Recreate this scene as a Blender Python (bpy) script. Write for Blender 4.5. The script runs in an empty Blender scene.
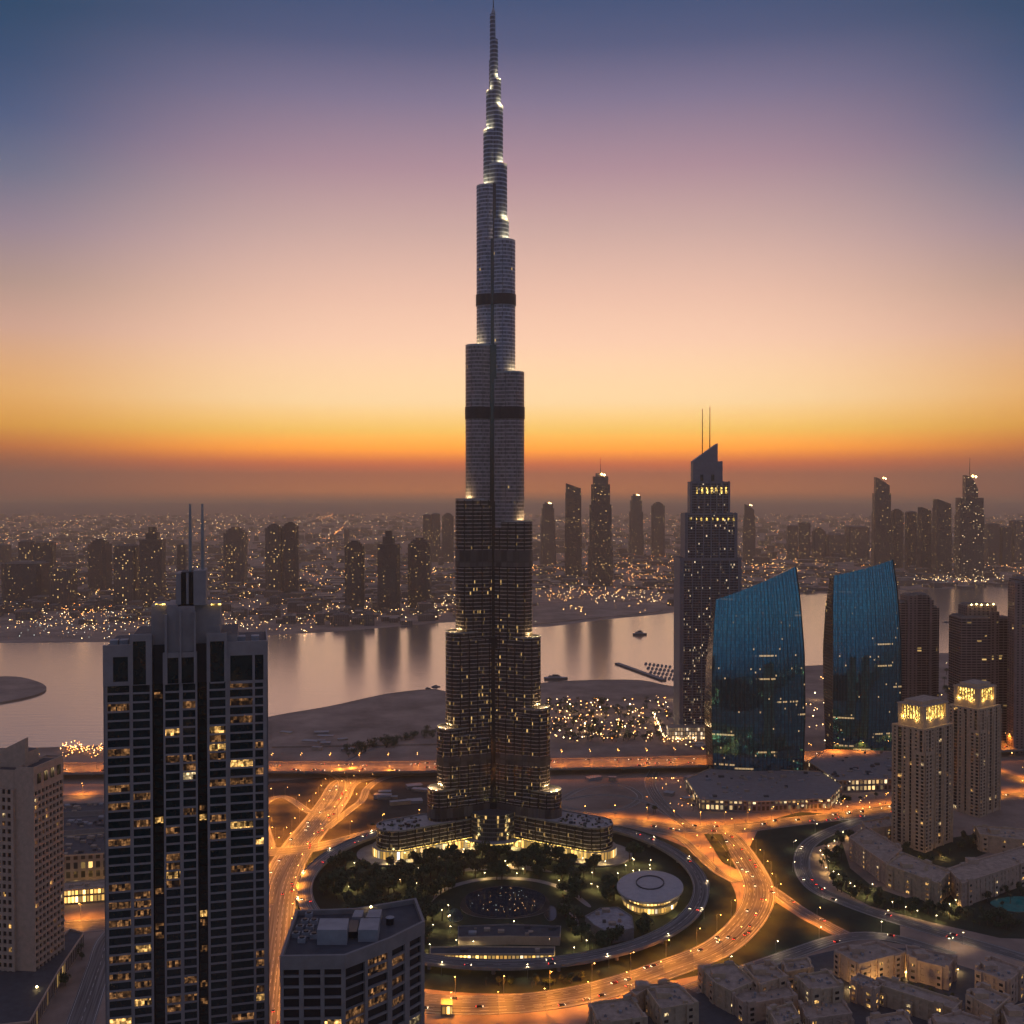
import bpy, math, random
from mathutils import Vector, Matrix
S = bpy.context.scene
COL = S.collection
PI = math.pi
rnd = random.Random(11)

# ------------------------------------------------------------------ camera
F, HC, PITCH = 1050.0, 350.0, math.atan(20/1050)
cam_d = bpy.data.cameras.new('camera'); cam = bpy.data.objects.new('camera', cam_d); COL.objects.link(cam)
cam.location = (0, 0, HC); cam.rotation_euler = (PI/2-PITCH, 0, 0)
cam_d.sensor_width = 36; cam_d.lens = 36*F/1024; cam_d.clip_start = 1; cam_d.clip_end = 90000
S.camera = cam

# ------------------------------------------------------------------ sky (dusk glow low in the west, blue dusk behind)
def s2l(c): return tuple(((v/255)/12.92 if v/255 <= .04045 else ((v/255+.055)/1.055)**2.4) for v in c)
world = bpy.data.worlds.new('World'); S.world = world; world.use_nodes = True
nt = world.node_tree; nt.nodes.clear()
def nn(t, ty, **kw):
    n = t.nodes.new(ty)
    for k, v in kw.items(): setattr(n, k, v)
    return n
def mth(t, op, a, b=None, c=None, clamp=False):
    n = t.nodes.new('ShaderNodeMath'); n.operation = op; n.use_clamp = clamp
    for i, v in enumerate((a, b, c)):
        if v is None: continue
        if isinstance(v, (int, float)): n.inputs[i].default_value = v
        else: t.links.new(v, n.inputs[i])
    return n.outputs[0]
def ramp(t, fac, stops):
    n = t.nodes.new('ShaderNodeValToRGB'); r = n.color_ramp
    while len(r.elements) < len(stops): r.elements.new(0.5)
    for e, (p, c) in zip(r.elements, stops):
        e.position = p; e.color = (*c, 1)
    t.links.new(fac, n.inputs[0]); return n.outputs[0]
tc = nn(nt, 'ShaderNodeTexCoord'); sp = nn(nt, 'ShaderNodeSeparateXYZ'); nt.links.new(tc.outputs['Generated'], sp.inputs[0])
el = mth(nt, 'ADD', mth(nt, 'MULTIPLY', sp.outputs[2], .9), .05)       # ramp position .05 = horizon
def el_(py):                                                          # ramp position of the elevation seen at a picture row
    a = math.atan((512-py)/F)-PITCH
    return .05+.9*math.sin(a)
CEN = [(0, (76, 87, 121)), (45, (96, 98, 130)), (100, (135, 121, 146)), (170, (176, 145, 155)), (232, (208, 172, 164)), (300, (240, 195, 172)), (342, (251, 206, 175)), (402, (255, 215, 160)), (432, (252, 190, 100)), (450, (253, 160, 64)), (466, (190, 112, 62)), (490, (168, 111, 73))]
SID = [(0, (53, 74, 101)), (50, (62, 80, 110)), (100, (82, 93, 123)), (150, (108, 110, 137)), (200, (138, 127, 142)), (250, (166, 142, 144)), (300, (194, 158, 143)), (342, (214, 168, 137)), (402, (224, 166, 100)), (432, (202, 137, 76)), (450, (175, 112, 62)), (466, (140, 97, 66)), (490, (132, 95, 68))]
SRC_C = [s2l(c) for _, c in CEN]; SRC_S = [s2l(c) for _, c in SID]
SRC_C, SRC_S = [(0.0517, 0.0902, 0.2022), (0.0955, 0.1158, 0.2318), (0.2345, 0.1959, 0.3138), (0.4723, 0.3018, 0.3642), (0.7101, 0.4664, 0.4257), (1.0587, 0.6626, 0.5033), (1.2693, 0.8079, 0.5637), (1.554, 1.0936, 0.5714), (1.8391, 1.0764, 0.1864), (2.983, 0.9329, 0.012), (2.1231, 0.2971, 0.012), (3.2, 0.7592, 0.0142)], [(0.01, 0.058, 0.125), (0.016, 0.066, 0.15), (0.034, 0.082, 0.185), (0.0714, 0.1161, 0.24), (0.1606, 0.1794, 0.2805), (0.3294, 0.2566, 0.3288), (0.5224, 0.3549, 0.3083), (0.7769, 0.4623, 0.3512), (1.1599, 0.6023, 0.18), (1.2399, 0.5531, 0.0527), (1.1192, 0.2918, 0.012), (0.7246, 0.1553, 0.012), (0.9999, 0.206, 0.012)]
def q4(c): return tuple(v/4 for v in c)
def skyramp(rows, src, top):
    st = [(0.0, q4((.1, .06, .05))), (el_(501), q4((.32, .17, .08)))]+[(el_(y), q4(c)) for (y, _), c in reversed(list(zip(rows, src)))]
    return ramp(nt, el, st+[(.66, q4(s2l(top))), (1.0, q4(s2l(top)))])
centre = skyramp(CEN, SRC_C, (118, 116, 144)); side = skyramp(SID, SRC_S, (102, 102, 134))
east = ramp(nt, el, [(0.0, q4(s2l((30, 38, 50)))), (.05, q4(s2l((36, 66, 90)))), (.085, q4(s2l((70, 116, 146)))), (.13, q4(s2l((108, 150, 174)))), (.3, q4(s2l((104, 108, 140)))), (1.0, q4(s2l((108, 108, 138))))])
hl = mth(nt, 'SQRT', mth(nt, 'ADD', mth(nt, 'ADD', mth(nt, 'MULTIPLY', sp.outputs[0], sp.outputs[0]), mth(nt, 'MULTIPLY', sp.outputs[1], sp.outputs[1])), 1e-6))
az = mth(nt, 'DIVIDE', mth(nt, 'ADD', mth(nt, 'MULTIPLY', sp.outputs[1], .9997), mth(nt, 'MULTIPLY', sp.outputs[0], .02)), hl)
w1 = nn(nt, 'ShaderNodeMapRange', interpolation_type='SMOOTHSTEP'); nt.links.new(az, w1.inputs[0]); w1.inputs[1].default_value = .885; w1.inputs[2].default_value = 1.0
w2 = nn(nt, 'ShaderNodeMapRange', interpolation_type='SMOOTHSTEP'); nt.links.new(az, w2.inputs[0]); w2.inputs[1].default_value = -.6; w2.inputs[2].default_value = .88
m1 = nn(nt, 'ShaderNodeMix', data_type='RGBA'); nt.links.new(w1.outputs[0], m1.inputs[0]); nt.links.new(side, m1.inputs[6]); nt.links.new(centre, m1.inputs[7])
mx = nn(nt, 'ShaderNodeMix', data_type='RGBA'); nt.links.new(w2.outputs[0], mx.inputs[0]); nt.links.new(east, mx.inputs[6]); nt.links.new(m1.outputs[2], mx.inputs[7])
bg = nn(nt, 'ShaderNodeBackground'); nt.links.new(mx.outputs[2], bg.inputs[0]); bg.inputs[1].default_value = 4.0
wo = nn(nt, 'ShaderNodeOutputWorld'); nt.links.new(bg.outputs[0], wo.inputs[0])
S.view_settings.view_transform = 'Standard'; S.view_settings.look = 'None'; S.view_settings.exposure = 0; S.view_settings.gamma = 1
S.render.engine = 'CYCLES'
cy = S.cycles
cy.use_denoising = True; cy.max_bounces = 6; cy.diffuse_bounces = 2; cy.glossy_bounces = 3; cy.transmission_bounces = 2
cy.volume_bounces = 3; cy.transparent_max_bounces = 4; cy.sample_clamp_indirect = 4; cy.caustics_reflective = False; cy.caustics_refractive = False
try: cy.denoiser = 'OPENIMAGEDENOISE'
except Exception: pass

# ------------------------------------------------------------------ picture row/column -> place in the world
cp, sp_ = math.cos(PITCH), math.sin(PITCH)
def ray(px, py):
    x = (px-512)/F; v = (512-py)/F
    return x, cp+v*sp_, -sp_+v*cp
def G(px, py, z=0.0):
    x, y, dz = ray(px, py); t = (z-HC)/dz
    return Vector((x*t, y*t, z))
def ZY(py, Y):
    x, y, dz = ray(512, py); return HC+dz/y*Y
def XY(px, py, Y):
    x, y, dz = ray(px, py); return x/y*Y
def YB(py): return G(512, py).y

# ------------------------------------------------------------------ mesh builder
class MB:
    def __init__(s): s.v = []; s.f = []; s.uv = []; s.mi = []; s.M = None; s.mats = []
    def m(s, mat):
        if mat not in s.mats: s.mats.append(mat)
        return s.mats.index(mat)
    def poly(s, pts, mat, uvs=None):
        i0 = len(s.v)
        for p in pts:
            p = Vector(p)
            if s.M is not None: p = s.M @ p
            s.v.append(tuple(p))
        s.f.append(tuple(range(i0, i0+len(pts)))); s.mi.append(s.m(mat))
        s.uv.extend(uvs if uvs else [(p[0], p[1]) for p in pts])
    def prism(s, pl, z0, z1, side, top=None, bottom=False, closed=True, ztop=None):
        n = len(pl); u = 0
        zt = ztop or (lambda x, y: z1)
        for i in range(n if closed else n-1):
            a, b = pl[i], pl[(i+1) % n]; L = math.hypot(b[0]-a[0], b[1]-a[1])
            if L < 1e-6: continue
            za, zb = zt(*a[:2]), zt(*b[:2])
            s.poly([(a[0], a[1], z0), (b[0], b[1], z0), (b[0], b[1], zb), (a[0], a[1], za)], side, [(u, z0), (u+L, z0), (u+L, zb), (u, za)])
            u += L
        if top is not None: s.poly([(p[0], p[1], zt(*p[:2])) for p in pl], top)
        if bottom: s.poly([(p[0], p[1], z0) for p in reversed(pl)], top or side)
    def box(s, x0, x1, y0, y1, z0, z1, side, top=None, bottom=True):
        s.prism([(x0, y0), (x1, y0), (x1, y1), (x0, y1)], z0, z1, side, top or side, bottom)
    def ring(s, pl, t, z0, z1, mat):       # a hollow wall following a closed outline (inset by t)
        inn = inset(pl, t); n = len(pl)
        for i in range(n):
            j = (i+1) % n
            a, b, c, d = pl[i], pl[j], inn[j], inn[i]
            s.poly([(*a[:2], z0), (*b[:2], z0), (*b[:2], z1), (*a[:2], z1)], mat)
            s.poly([(*c[:2], z0), (*d[:2], z0), (*d[:2], z1), (*c[:2], z1)], mat)
            s.poly([(*a[:2], z1), (*b[:2], z1), (*c[:2], z1), (*d[:2], z1)], mat)
            s.poly([(*a[:2], z0), (*d[:2], z0), (*c[:2], z0), (*b[:2], z0)], mat)
    def tube(s, a, b, r0, r1, mat, n=8, cap=True):
        a, b = Vector(a), Vector(b); d = (b-a).normalized()
        q = d.to_track_quat('Z', 'Y'); ra, rb = [], []
        for i in range(n):
            t = 2*PI*i/n; o = q @ Vector((math.cos(t), math.sin(t), 0)); ra.append(a+o*r0); rb.append(b+o*r1)
        for i in range(n):
            j = (i+1) % n; s.poly([ra[i], ra[j], rb[j], rb[i]], mat)
        if cap: s.poly(rb, mat); s.poly(ra[::-1], mat)
    def ball(s, c, r, mat, sz=1.0):
        c = Vector(c); P = [Vector(p)*r for p in ((1,0,0),(-1,0,0),(0,1,0),(0,-1,0),(0,0,sz),(0,0,-sz))]
        for a, b, d in ((0,2,4),(2,1,4),(1,3,4),(3,0,4),(2,0,5),(1,2,5),(3,1,5),(0,3,5)): s.poly([c+P[a], c+P[b], c+P[d]], mat)
    def mesh(s, name):
        me = bpy.data.meshes.new(name); me.from_pydata(s.v, [], s.f)
        for m in s.mats: me.materials.append(m)
        me.polygons.foreach_set('material_index', s.mi)
        l = me.uv_layers.new(name='uv'); l.data.foreach_set('uv', [c for uv in s.uv for c in uv])
        me.update(); return me
    def build(s, name, parent=None, **tags):
        o = bpy.data.objects.new(name, s.mesh(name)); COL.objects.link(o)
        if parent: o.parent = parent
        for k, v in tags.items(): o[k] = v
        return o
def inset(pl, t):
    n = len(pl); out = []
    ar = sum(pl[i][0]*pl[(i+1)%n][1]-pl[(i+1)%n][0]*pl[i][1] for i in range(n)); sg = 1 if ar > 0 else -1
    for i in range(n):
        p0, p1, p2 = pl[i-1], pl[i], pl[(i+1) % n]
        d1 = Vector((p1[0]-p0[0], p1[1]-p0[1])).normalized(); d2 = Vector((p2[0]-p1[0], p2[1]-p1[1])).normalized()
        n1 = Vector((-d1.y, d1.x))*sg; n2 = Vector((-d2.y, d2.x))*sg
        k = n1+n2; kk = max(k.dot(k), .3); o = k*(2*t/kk)
        out.append((p1[0]+o.x, p1[1]+o.y))
    return out
def root(name, label, cat, loc=(0, 0, 0), rz=0, group=None):
    o = bpy.data.objects.new(name, None); COL.objects.link(o); o.location = loc; o.rotation_euler = (0, 0, rz)
    o['label'] = label; o['category'] = cat
    if group: o['group'] = group
    return o
def copy_tree(o, parent=None, loc=None, rz=None, label=None, group=None, scale=None):
    c = o.copy(); COL.objects.link(c); c.parent = parent
    if loc is not None: c.location = loc
    if rz is not None: c.rotation_euler = (0, 0, rz)
    if scale is not None: c.scale = scale
    if label: c['label'] = label
    if group: c['group'] = group
    for ch in list(KIDS.get(o.name, ())): copy_tree(ch, c)
    return c
KIDS = {}
def reg(o):                               # remember the children of a prototype
    KIDS[o.name] = [c for c in bpy.data.objects if c.parent == o]
    for c in KIDS[o.name]: reg(c)
    return o

# ------------------------------------------------------------------ materials
def mat(name, col, rough=.7, metal=0.0, spec=.5, var=.12, vscale=.2, bump=0.0, emit=None, estr=0, sample=False):
    m = bpy.data.materials.new(name); m.use_nodes = True; t = m.node_tree; b = t.nodes['Principled BSDF']
    b.inputs['Roughness'].default_value = rough; b.inputs['Metallic'].default_value = metal; b.inputs['Specular IOR Level'].default_value = spec
    b.inputs['Base Color'].default_value = (*col, 1)
    if var:
        g = nn(t, 'ShaderNodeNewGeometry'); n = nn(t, 'ShaderNodeTexNoise'); n.inputs['Scale'].default_value = vscale; n.inputs['Detail'].default_value = 5; n.inputs['Roughness'].default_value = .65
        t.links.new(g.outputs['Position'], n.inputs['Vector'])
        c = ramp(t, n.outputs[0], [(.25, tuple(v*(1-var*2) for v in col)), (.75, tuple(min(1, v*(1+var*2)) for v in col))])
        t.links.new(c, b.inputs['Base Color'])
        if bump:
            bp = nn(t, 'ShaderNodeBump'); bp.inputs['Strength'].default_value = bump; bp.inputs['Distance'].default_value = 1
            t.links.new(n.outputs[0], bp.inputs['Height']); t.links.new(bp.outputs[0], b.inputs['Normal'])
    if emit:
        b.inputs['Emission Color'].default_value = (*emit, 1); b.inputs['Emission Strength'].default_value = estr
    m.cycles.emission_sampling = 'AUTO' if sample else 'NONE'
    return m

def facade(name, wall, glass, bw=3.0, fh=3.6, mull=.25, span=.35, lit=.05, lcol=(1, .62, .2), lstr=3.0, wrough=.6, wmetal=0.0, grough=.12, clump=.02, gspec=.5, zlit=None, seed=0.0, bay=None):
    """wall with a grid of windows laid out in metres along the wall (u) and up it (v); some windows lit"""
    m = bpy.data.materials.new(name); m.use_nodes = True; t = m.node_tree; t.nodes.clear()
    uv = nn(t, 'ShaderNodeUVMap', uv_map='uv'); sx = nn(t, 'ShaderNodeSeparateXYZ'); t.links.new(uv.outputs[0], sx.inputs[0])
    U = mth(t, 'DIVIDE', sx.outputs[0], bw); V = mth(t, 'DIVIDE', sx.outputs[1], fh)
    fu, fv = mth(t, 'FRACT', U), mth(t, 'FRACT', V); cu, cv = mth(t, 'FLOOR', U), mth(t, 'FLOOR', V)
    isg = mth(t, 'MULTIPLY', mth(t, 'GREATER_THAN', fu, mull), mth(t, 'GREATER_THAN', fv, span))
    cb = nn(t, 'ShaderNodeCombineXYZ'); t.links.new(cu, cb.inputs[0]); t.links.new(cv, cb.inputs[1]); cb.inputs[2].default_value = seed
    wn = nn(t, 'ShaderNodeTexWhiteNoise', noise_dimensions='3D'); t.links.new(cb.outputs[0], wn.inputs['Vector'])
    ns = nn(t, 'ShaderNodeTexNoise'); ns.inputs['Scale'].default_value = clump; ns.inputs['Detail'].default_value = 2
    g = nn(t, 'ShaderNodeNewGeometry'); t.links.new(g.outputs['Position'], ns.inputs['Vector'])
    clus = mth(t, 'POWER', mth(t, 'MULTIPLY', ns.outputs[0], 2.0), 3.0)
    thr = mth(t, 'MULTIPLY', clus, lit)
    if zlit:                               # windows in use get rarer between two heights
        z0, z1 = zlit
        mr = nn(t, 'ShaderNodeMapRange'); t.links.new(sx.outputs[1], mr.inputs[0]); mr.inputs[1].default_value = z0; mr.inputs[2].default_value = z1; mr.inputs[3].default_value = 1; mr.inputs[4].default_value = 0.02
        thr = mth(t, 'MULTIPLY', thr, mr.outputs[0])
    if bay:                                # dark recessed slots between the bays; rooms in use gather beside them
        fb = mth(t, 'FRACT', mth(t, 'DIVIDE', mth(t, 'ADD', sx.outputs[0], 1.7), bay[0])); slot = mth(t, 'LESS_THAN', fb, bay[1])
        isw = mth(t, 'MULTIPLY', mth(t, 'LESS_THAN', fb, bay[1]+bay[2]), mth(t, 'GREATER_THAN', fb, bay[1]))
        isg = mth(t, 'MAXIMUM', isg, slot); thr = mth(t, 'MULTIPLY', mth(t, 'MULTIPLY', thr, mth(t, 'SUBTRACT', 1, slot)), mth(t, 'ADD', .55, mth(t, 'MULTIPLY', isw, 2.2)))
    on = mth(t, 'LESS_THAN', wn.outputs['Value'], thr)
    sc = nn(t, 'ShaderNodeSeparateColor'); t.links.new(wn.outputs['Color'], sc.inputs[0])
    bri = mth(t, 'ADD', mth(t, 'MULTIPLY', mth(t, 'POWER', sc.outputs[1], 3.0), 1.6), .12)
    es = mth(t, 'MULTIPLY', mth(t, 'MULTIPLY', on, isg), mth(t, 'MULTIPLY', bri, lstr))
    wall_n = nn(t, 'ShaderNodeTexNoise'); wall_n.inputs['Scale'].default_value = .15; wall_n.inputs['Detail'].default_value = 4; t.links.new(g.outputs['Position'], wall_n.inputs['Vector'])
    wc = ramp(t, wall_n.outputs[0], [(.3, tuple(v*.82 for v in wall)), (.7, tuple(min(1, v*1.15) for v in wall))])
    gc = ramp(t, sc.outputs[2], [(0, tuple(v*.5 for v in glass)), (1, tuple(v*1.5 for v in glass))])
    lc = ramp(t, sc.outputs[0], [(0, lcol), (.7, (lcol[0], lcol[1]*.8, lcol[2]*.55)), (1, (1, .86, .62))])
    pw = nn(t, 'ShaderNodeBsdfPrincipled'); t.links.new(wc, pw.inputs['Base Color']); pw.inputs['Roughness'].default_value = wrough; pw.inputs['Metallic'].default_value = wmetal
    pg = nn(t, 'ShaderNodeBsdfPrincipled'); t.links.new(gc, pg.inputs['Base Color']); pg.inputs['Roughness'].default_value = grough; pg.inputs['Specular IOR Level'].default_value = gspec
    t.links.new(lc, pg.inputs['Emission Color']); t.links.new(es, pg.inputs['Emission Strength'])
    mix = nn(t, 'ShaderNodeMixShader'); t.links.new(isg, mix.inputs[0]); t.links.new(pw.outputs[0], mix.inputs[1]); t.links.new(pg.outputs[0], mix.inputs[2])
    out = nn(t, 'ShaderNodeOutputMaterial'); t.links.new(mix.outputs[0], out.inputs[0])
    m.cycles.emission_sampling = 'NONE'
    return m
def emis(name, col, s, sample=False):
    return mat(name, (.3, .3, .3), .5, var=0, emit=col, estr=s, sample=sample)
def lit_room(name, col, s):                # a lit window: uneven glow of a furnished room behind glass
    m = mat(name, (.03, .03, .03), .15, var=0); t = m.node_tree; b = t.nodes['Principled BSDF']
    g = nn(t, 'ShaderNodeNewGeometry'); n = nn(t, 'ShaderNodeTexNoise'); n.inputs['Scale'].default_value = .9; n.inputs['Detail'].default_value = 2
    t.links.new(g.outputs['Position'], n.inputs['Vector'])
    sc_ = nn(t, 'ShaderNodeVectorMath', operation='MULTIPLY'); t.links.new(g.outputs['Position'], sc_.inputs[0]); sc_.inputs[1].default_value = (.9, .9, .55)
    fl_ = nn(t, 'ShaderNodeVectorMath', operation='FLOOR'); t.links.new(sc_.outputs[0], fl_.inputs[0])
    pw_ = nn(t, 'ShaderNodeTexWhiteNoise', noise_dimensions='3D'); t.links.new(fl_.outputs[0], pw_.inputs['Vector'])   # blinds drawn pane by pane
    v = mth(t, 'MULTIPLY', mth(t, 'MULTIPLY', mth(t, 'POWER', mth(t, 'MULTIPLY', n.outputs[0], 1.9), 3.0), s), mth(t, 'MULTIPLY', mth(t, 'POWER', pw_.outputs['Value'], 2.0), 3.0))
    b.inputs['Emission Color'].default_value = (*col, 1); t.links.new(v, b.inputs['Emission Strength']); return m

ORANGE = (1, .36, .07); GOLD = (1, .62, .2); WARM = (1, .72, .38)
M = dict(
    sand=mat('sand_ground', (.32, .235, .18), .95, var=.3, vscale=.012),
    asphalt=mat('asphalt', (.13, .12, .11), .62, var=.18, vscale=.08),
    kerb=mat('kerb_concrete', (.3, .28, .26), .8),
    paving=mat('pale_paving', (.30, .27, .25), .8, var=.15, vscale=.1),
    paint=mat('road_paint', (.7, .68, .62), .6, var=0),
    dark_ground=mat('dark_ground_mat', (.05, .04, .032), .95, var=.35, vscale=.05),
    grass=mat('lawn', (.02, .03, .015), .95, var=.3, vscale=.06),
    concrete=mat('concrete', (.25, .23, .22), .8, var=.1),
    pier=mat('pier_concrete', (.3, .28, .26), .8),
    dgrey=mat('dark_roofing', (.06, .065, .075), .75, var=.2),
    lgrey=mat('light_roof_plant', (.3, .31, .33), .6, var=.12),
    steel=mat('steel', (.35, .36, .38), .35, .8, var=.1),
    dsteel=mat('dark_steel', (.04, .042, .05), .4, .6, var=.1),
    glassd=mat('dark_glass', (.012, .016, .02), .08, spec=.8, var=.2, vscale=.3),
    glasst=mat('teal_window_glass', (.008, .03, .035), .07, spec=.8, var=.2, vscale=.3),
    purple=mat('grey_stone_cladding', (.32, .285, .275), .65, var=.08),
    beige=mat('beige_render', (.60, .43, .28), .85, var=.12, vscale=.3),
    beige2=mat('rose_beige_render', (.54, .39, .285), .85, var=.1, vscale=.3),
    beige3=mat('sandstone_render', (.54, .41, .27), .85, var=.12, vscale=.3),
    roofb=mat('beige_flat_roof', (.40, .31, .235), .9, var=.2, vscale=.2),
    foliage=mat('foliage', (.04, .065, .022), .8, var=.45, vscale=.5),
    foliage2=mat('dusty_foliage', (.06, .075, .03), .8, var=.4, vscale=.5),
    bark=mat('bark', (.1, .07, .05), .9),
    pool=mat('pool_water', (.016, .03, .048), .06, var=.2, vscale=.2),
    lit_a=lit_room('room_lamp_gold', (1, .55, .16), .6), lit_b=lit_room('room_lamp_dim', (1, .46, .16), .1), lit_c=lit_room('room_lamp_white', (1, .72, .36), .5),
    lamp_o=emis('sodium_lamp', (1, .45, .1), 30), lamp_w=emis('white_lamp', (1, .75, .4), 30), lamp_g=emis('gold_lamp', (1, .68, .25), 26),
    red=emis('tail_lamp', (1, .04, .02), 9), head=emis('head_lamp', (1, .8, .5), 12),
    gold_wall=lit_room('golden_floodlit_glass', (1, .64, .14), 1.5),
)
def trail_streaks(m):                             # dark tyre tracks and pale streaks, traffic light trails painted into the asphalt colour
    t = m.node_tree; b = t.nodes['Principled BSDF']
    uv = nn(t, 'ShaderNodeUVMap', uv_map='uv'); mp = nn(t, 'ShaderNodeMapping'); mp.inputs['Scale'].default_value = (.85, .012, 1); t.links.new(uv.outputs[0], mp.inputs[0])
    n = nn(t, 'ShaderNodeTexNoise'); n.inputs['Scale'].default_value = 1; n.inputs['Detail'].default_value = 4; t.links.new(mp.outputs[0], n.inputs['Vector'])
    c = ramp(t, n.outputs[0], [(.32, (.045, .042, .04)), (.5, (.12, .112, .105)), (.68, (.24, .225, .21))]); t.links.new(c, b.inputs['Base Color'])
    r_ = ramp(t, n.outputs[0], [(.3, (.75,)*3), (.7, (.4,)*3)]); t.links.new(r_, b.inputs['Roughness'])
trail_streaks(M['asphalt'])
def water_mat():
    m = bpy.data.materials.new('sea_water'); m.use_nodes = True; t = m.node_tree; b = t.nodes['Principled BSDF']
    b.inputs['Base Color'].default_value = (.80, .67, .54, 1); b.inputs['Metallic'].default_value = .88; b.inputs['Roughness'].default_value = .17; b.inputs['IOR'].default_value = 1.6; b.inputs['Specular IOR Level'].default_value = 1.0
    g = nn(t, 'ShaderNodeNewGeometry'); mp = nn(t, 'ShaderNodeMapping'); mp.inputs['Scale'].default_value = (.02, .09, .05); t.links.new(g.outputs['Position'], mp.inputs[0])
    n = nn(t, 'ShaderNodeTexNoise'); n.inputs['Scale'].default_value = 1; n.inputs['Detail'].default_value = 4; t.links.new(mp.outputs[0], n.inputs['Vector'])
    bp = nn(t, 'ShaderNodeBump'); bp.inputs['Strength'].default_value = .25; bp.inputs['Distance'].default_value = 1.2; t.links.new(n.outputs[0], bp.inputs['Height']); t.links.new(bp.outputs[0], b.inputs['Normal'])
    return m
M['water'] = water_mat()

# ================================================================== SETTING
def struct(name, mb, label=None):
    o = mb.build(name); o['kind'] = 'structure'
    if label: o['label'] = label
    return o
b = MB(); b.poly([(-29900, -6900, 0), (29900, -6900, 0), (29900, 33900, 0), (-29900, 33900, 0)], M['sand']); struct('ground', b)
def sheet(name, pxs, z, m):
    b = MB(); b.poly([G(x, y, z) for x, y in pxs], m); return struct(name, b)
def smooth(pts, n=8, closed=False):
    pts = [Vector(p) for p in pts]; out = []; N = len(pts)
    rng = range(N) if closed else range(N-1)
    for i in rng:
        if closed: a, b_, c, d = pts[i-1], pts[i], pts[(i+1) % N], pts[(i+2) % N]
        else: a, b_, c, d = pts[max(i-1, 0)], pts[i], pts[i+1], pts[min(i+2, N-1)]
        for k in range(n):
            t = k/n; out.append(.5*((2*b_)+(c-a)*t+(2*a-5*b_+4*c-d)*t*t+(3*b_-a-3*c+d)*t**3))
    if not closed: out.append(pts[-1])
    return out
water_px = [(-900, 760), (-300, 752), (0, 748), (60, 747), (103, 745), (200, 733), (272, 716), (330, 706), (385, 694), (430, 689), (445, 691), (480, 694), (540, 683), (590, 680), (640, 680), (672, 686), (700, 684), (760, 668),
            (822, 665), (900, 655), (960, 653), (1024, 655), (1300, 662), (1700, 670), (1700, 575), (1300, 579), (1100, 581), (1024, 584), (960, 588), (900, 590), (830, 592), (760, 597), (715, 606), (663, 614), (600, 620), (545, 627), (500, 626), (456, 622),
            (380, 628), (330, 632), (272, 635), (180, 640), (100, 642), (0, 643), (-400, 645), (-900, 648)]
wp = smooth([G(x, y, .5) for x, y in water_px], 3, True)
b = MB(); b.poly(wp, M['water']); struct('water', b)
# sand spit in the bay on the left: a low island
b = MB(); isl = smooth([G(x, y) for x, y in ((-60, 690), (-20, 680), (15, 678), (40, 684), (46, 691), (30, 698), (-10, 705), (-60, 706))], 4, True)
b.prism([(p.x, p.y) for p in isl][::-1], 0, 3, M['sand'], M['sand']); struct('sand_island', b)
# headlands
for nm, px in (('near_sand_flat', [(272, 718), (330, 708), (385, 696), (430, 691), (446, 694), (445, 745), (272, 748)]), ('far_sand_spit', [(534, 625), (600, 618), (655, 612.5), (663, 611), (640, 608), (600, 605), (534, 602)])):
    b = MB(); q = [G(x, y) for x, y in px]; q = [(p.x, p.y) for p in q]
    b.prism(q, 0, 2.0, M['sand'], M['sand']); struct(nm, b)
sheet('lawn_right', [(762, 822), (800, 812), (850, 815), (846, 838), (806, 850), (808, 880), (835, 900), (900, 925), (900, 944), (850, 935), (800, 912), (766, 885), (748, 850)], .06, M['grass'])
b = MB(); b.poly([(-8+204*math.cos(i*PI/32), 930+204*math.sin(i*PI/32), .03) for i in range(64)], M['grass']); struct('ring_verge', b)
sheet('dark_verge', [(262, 782), (340, 776), (440, 776), (440, 822), (400, 832), (330, 850), (300, 900), (290, 960), (262, 960)], .02, M['dark_ground'])  # ground colour darkened here to hold down lamp spill beside the link road
sheet('lawn_verge', [(765, 895), (800, 918), (838, 938), (800, 950), (760, 965), (700, 975), (650, 985), (700, 960), (745, 925)], .06, M['grass'])
sheet('traffic_island_lawn', [(704, 834), (722, 834), (736, 869), (722, 862)], .4, M['grass'])
sheet('slope_planting', [(842, 842), (850, 868), (872, 886), (905, 898), (948, 892), (975, 900), (1040, 880), (1060, 940), (1000, 938), (930, 922), (870, 906), (836, 888), (826, 862)], .05, M['grass'])
sheet('courtyard_planting', [(880, 845), (925, 862), (948, 868), (1000, 848), (1030, 838), (1000, 830), (950, 838)], .05, M['grass'])
sheet('villa_ground', [(590, 1012), (700, 985), (770, 965), (835, 950), (905, 948), (975, 970), (1060, 985), (1060, 1090), (560, 1090)], .05, M['dgrey'])
gp = [(math.cos(a)*172-8, 930+math.sin(a)*172) for a in [i*2*PI/64 for i in range(64)]]
b = MB(); b.poly([(x, y, .05) for x, y in gp], M['grass']); struct('garden_lawn', b)

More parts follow.
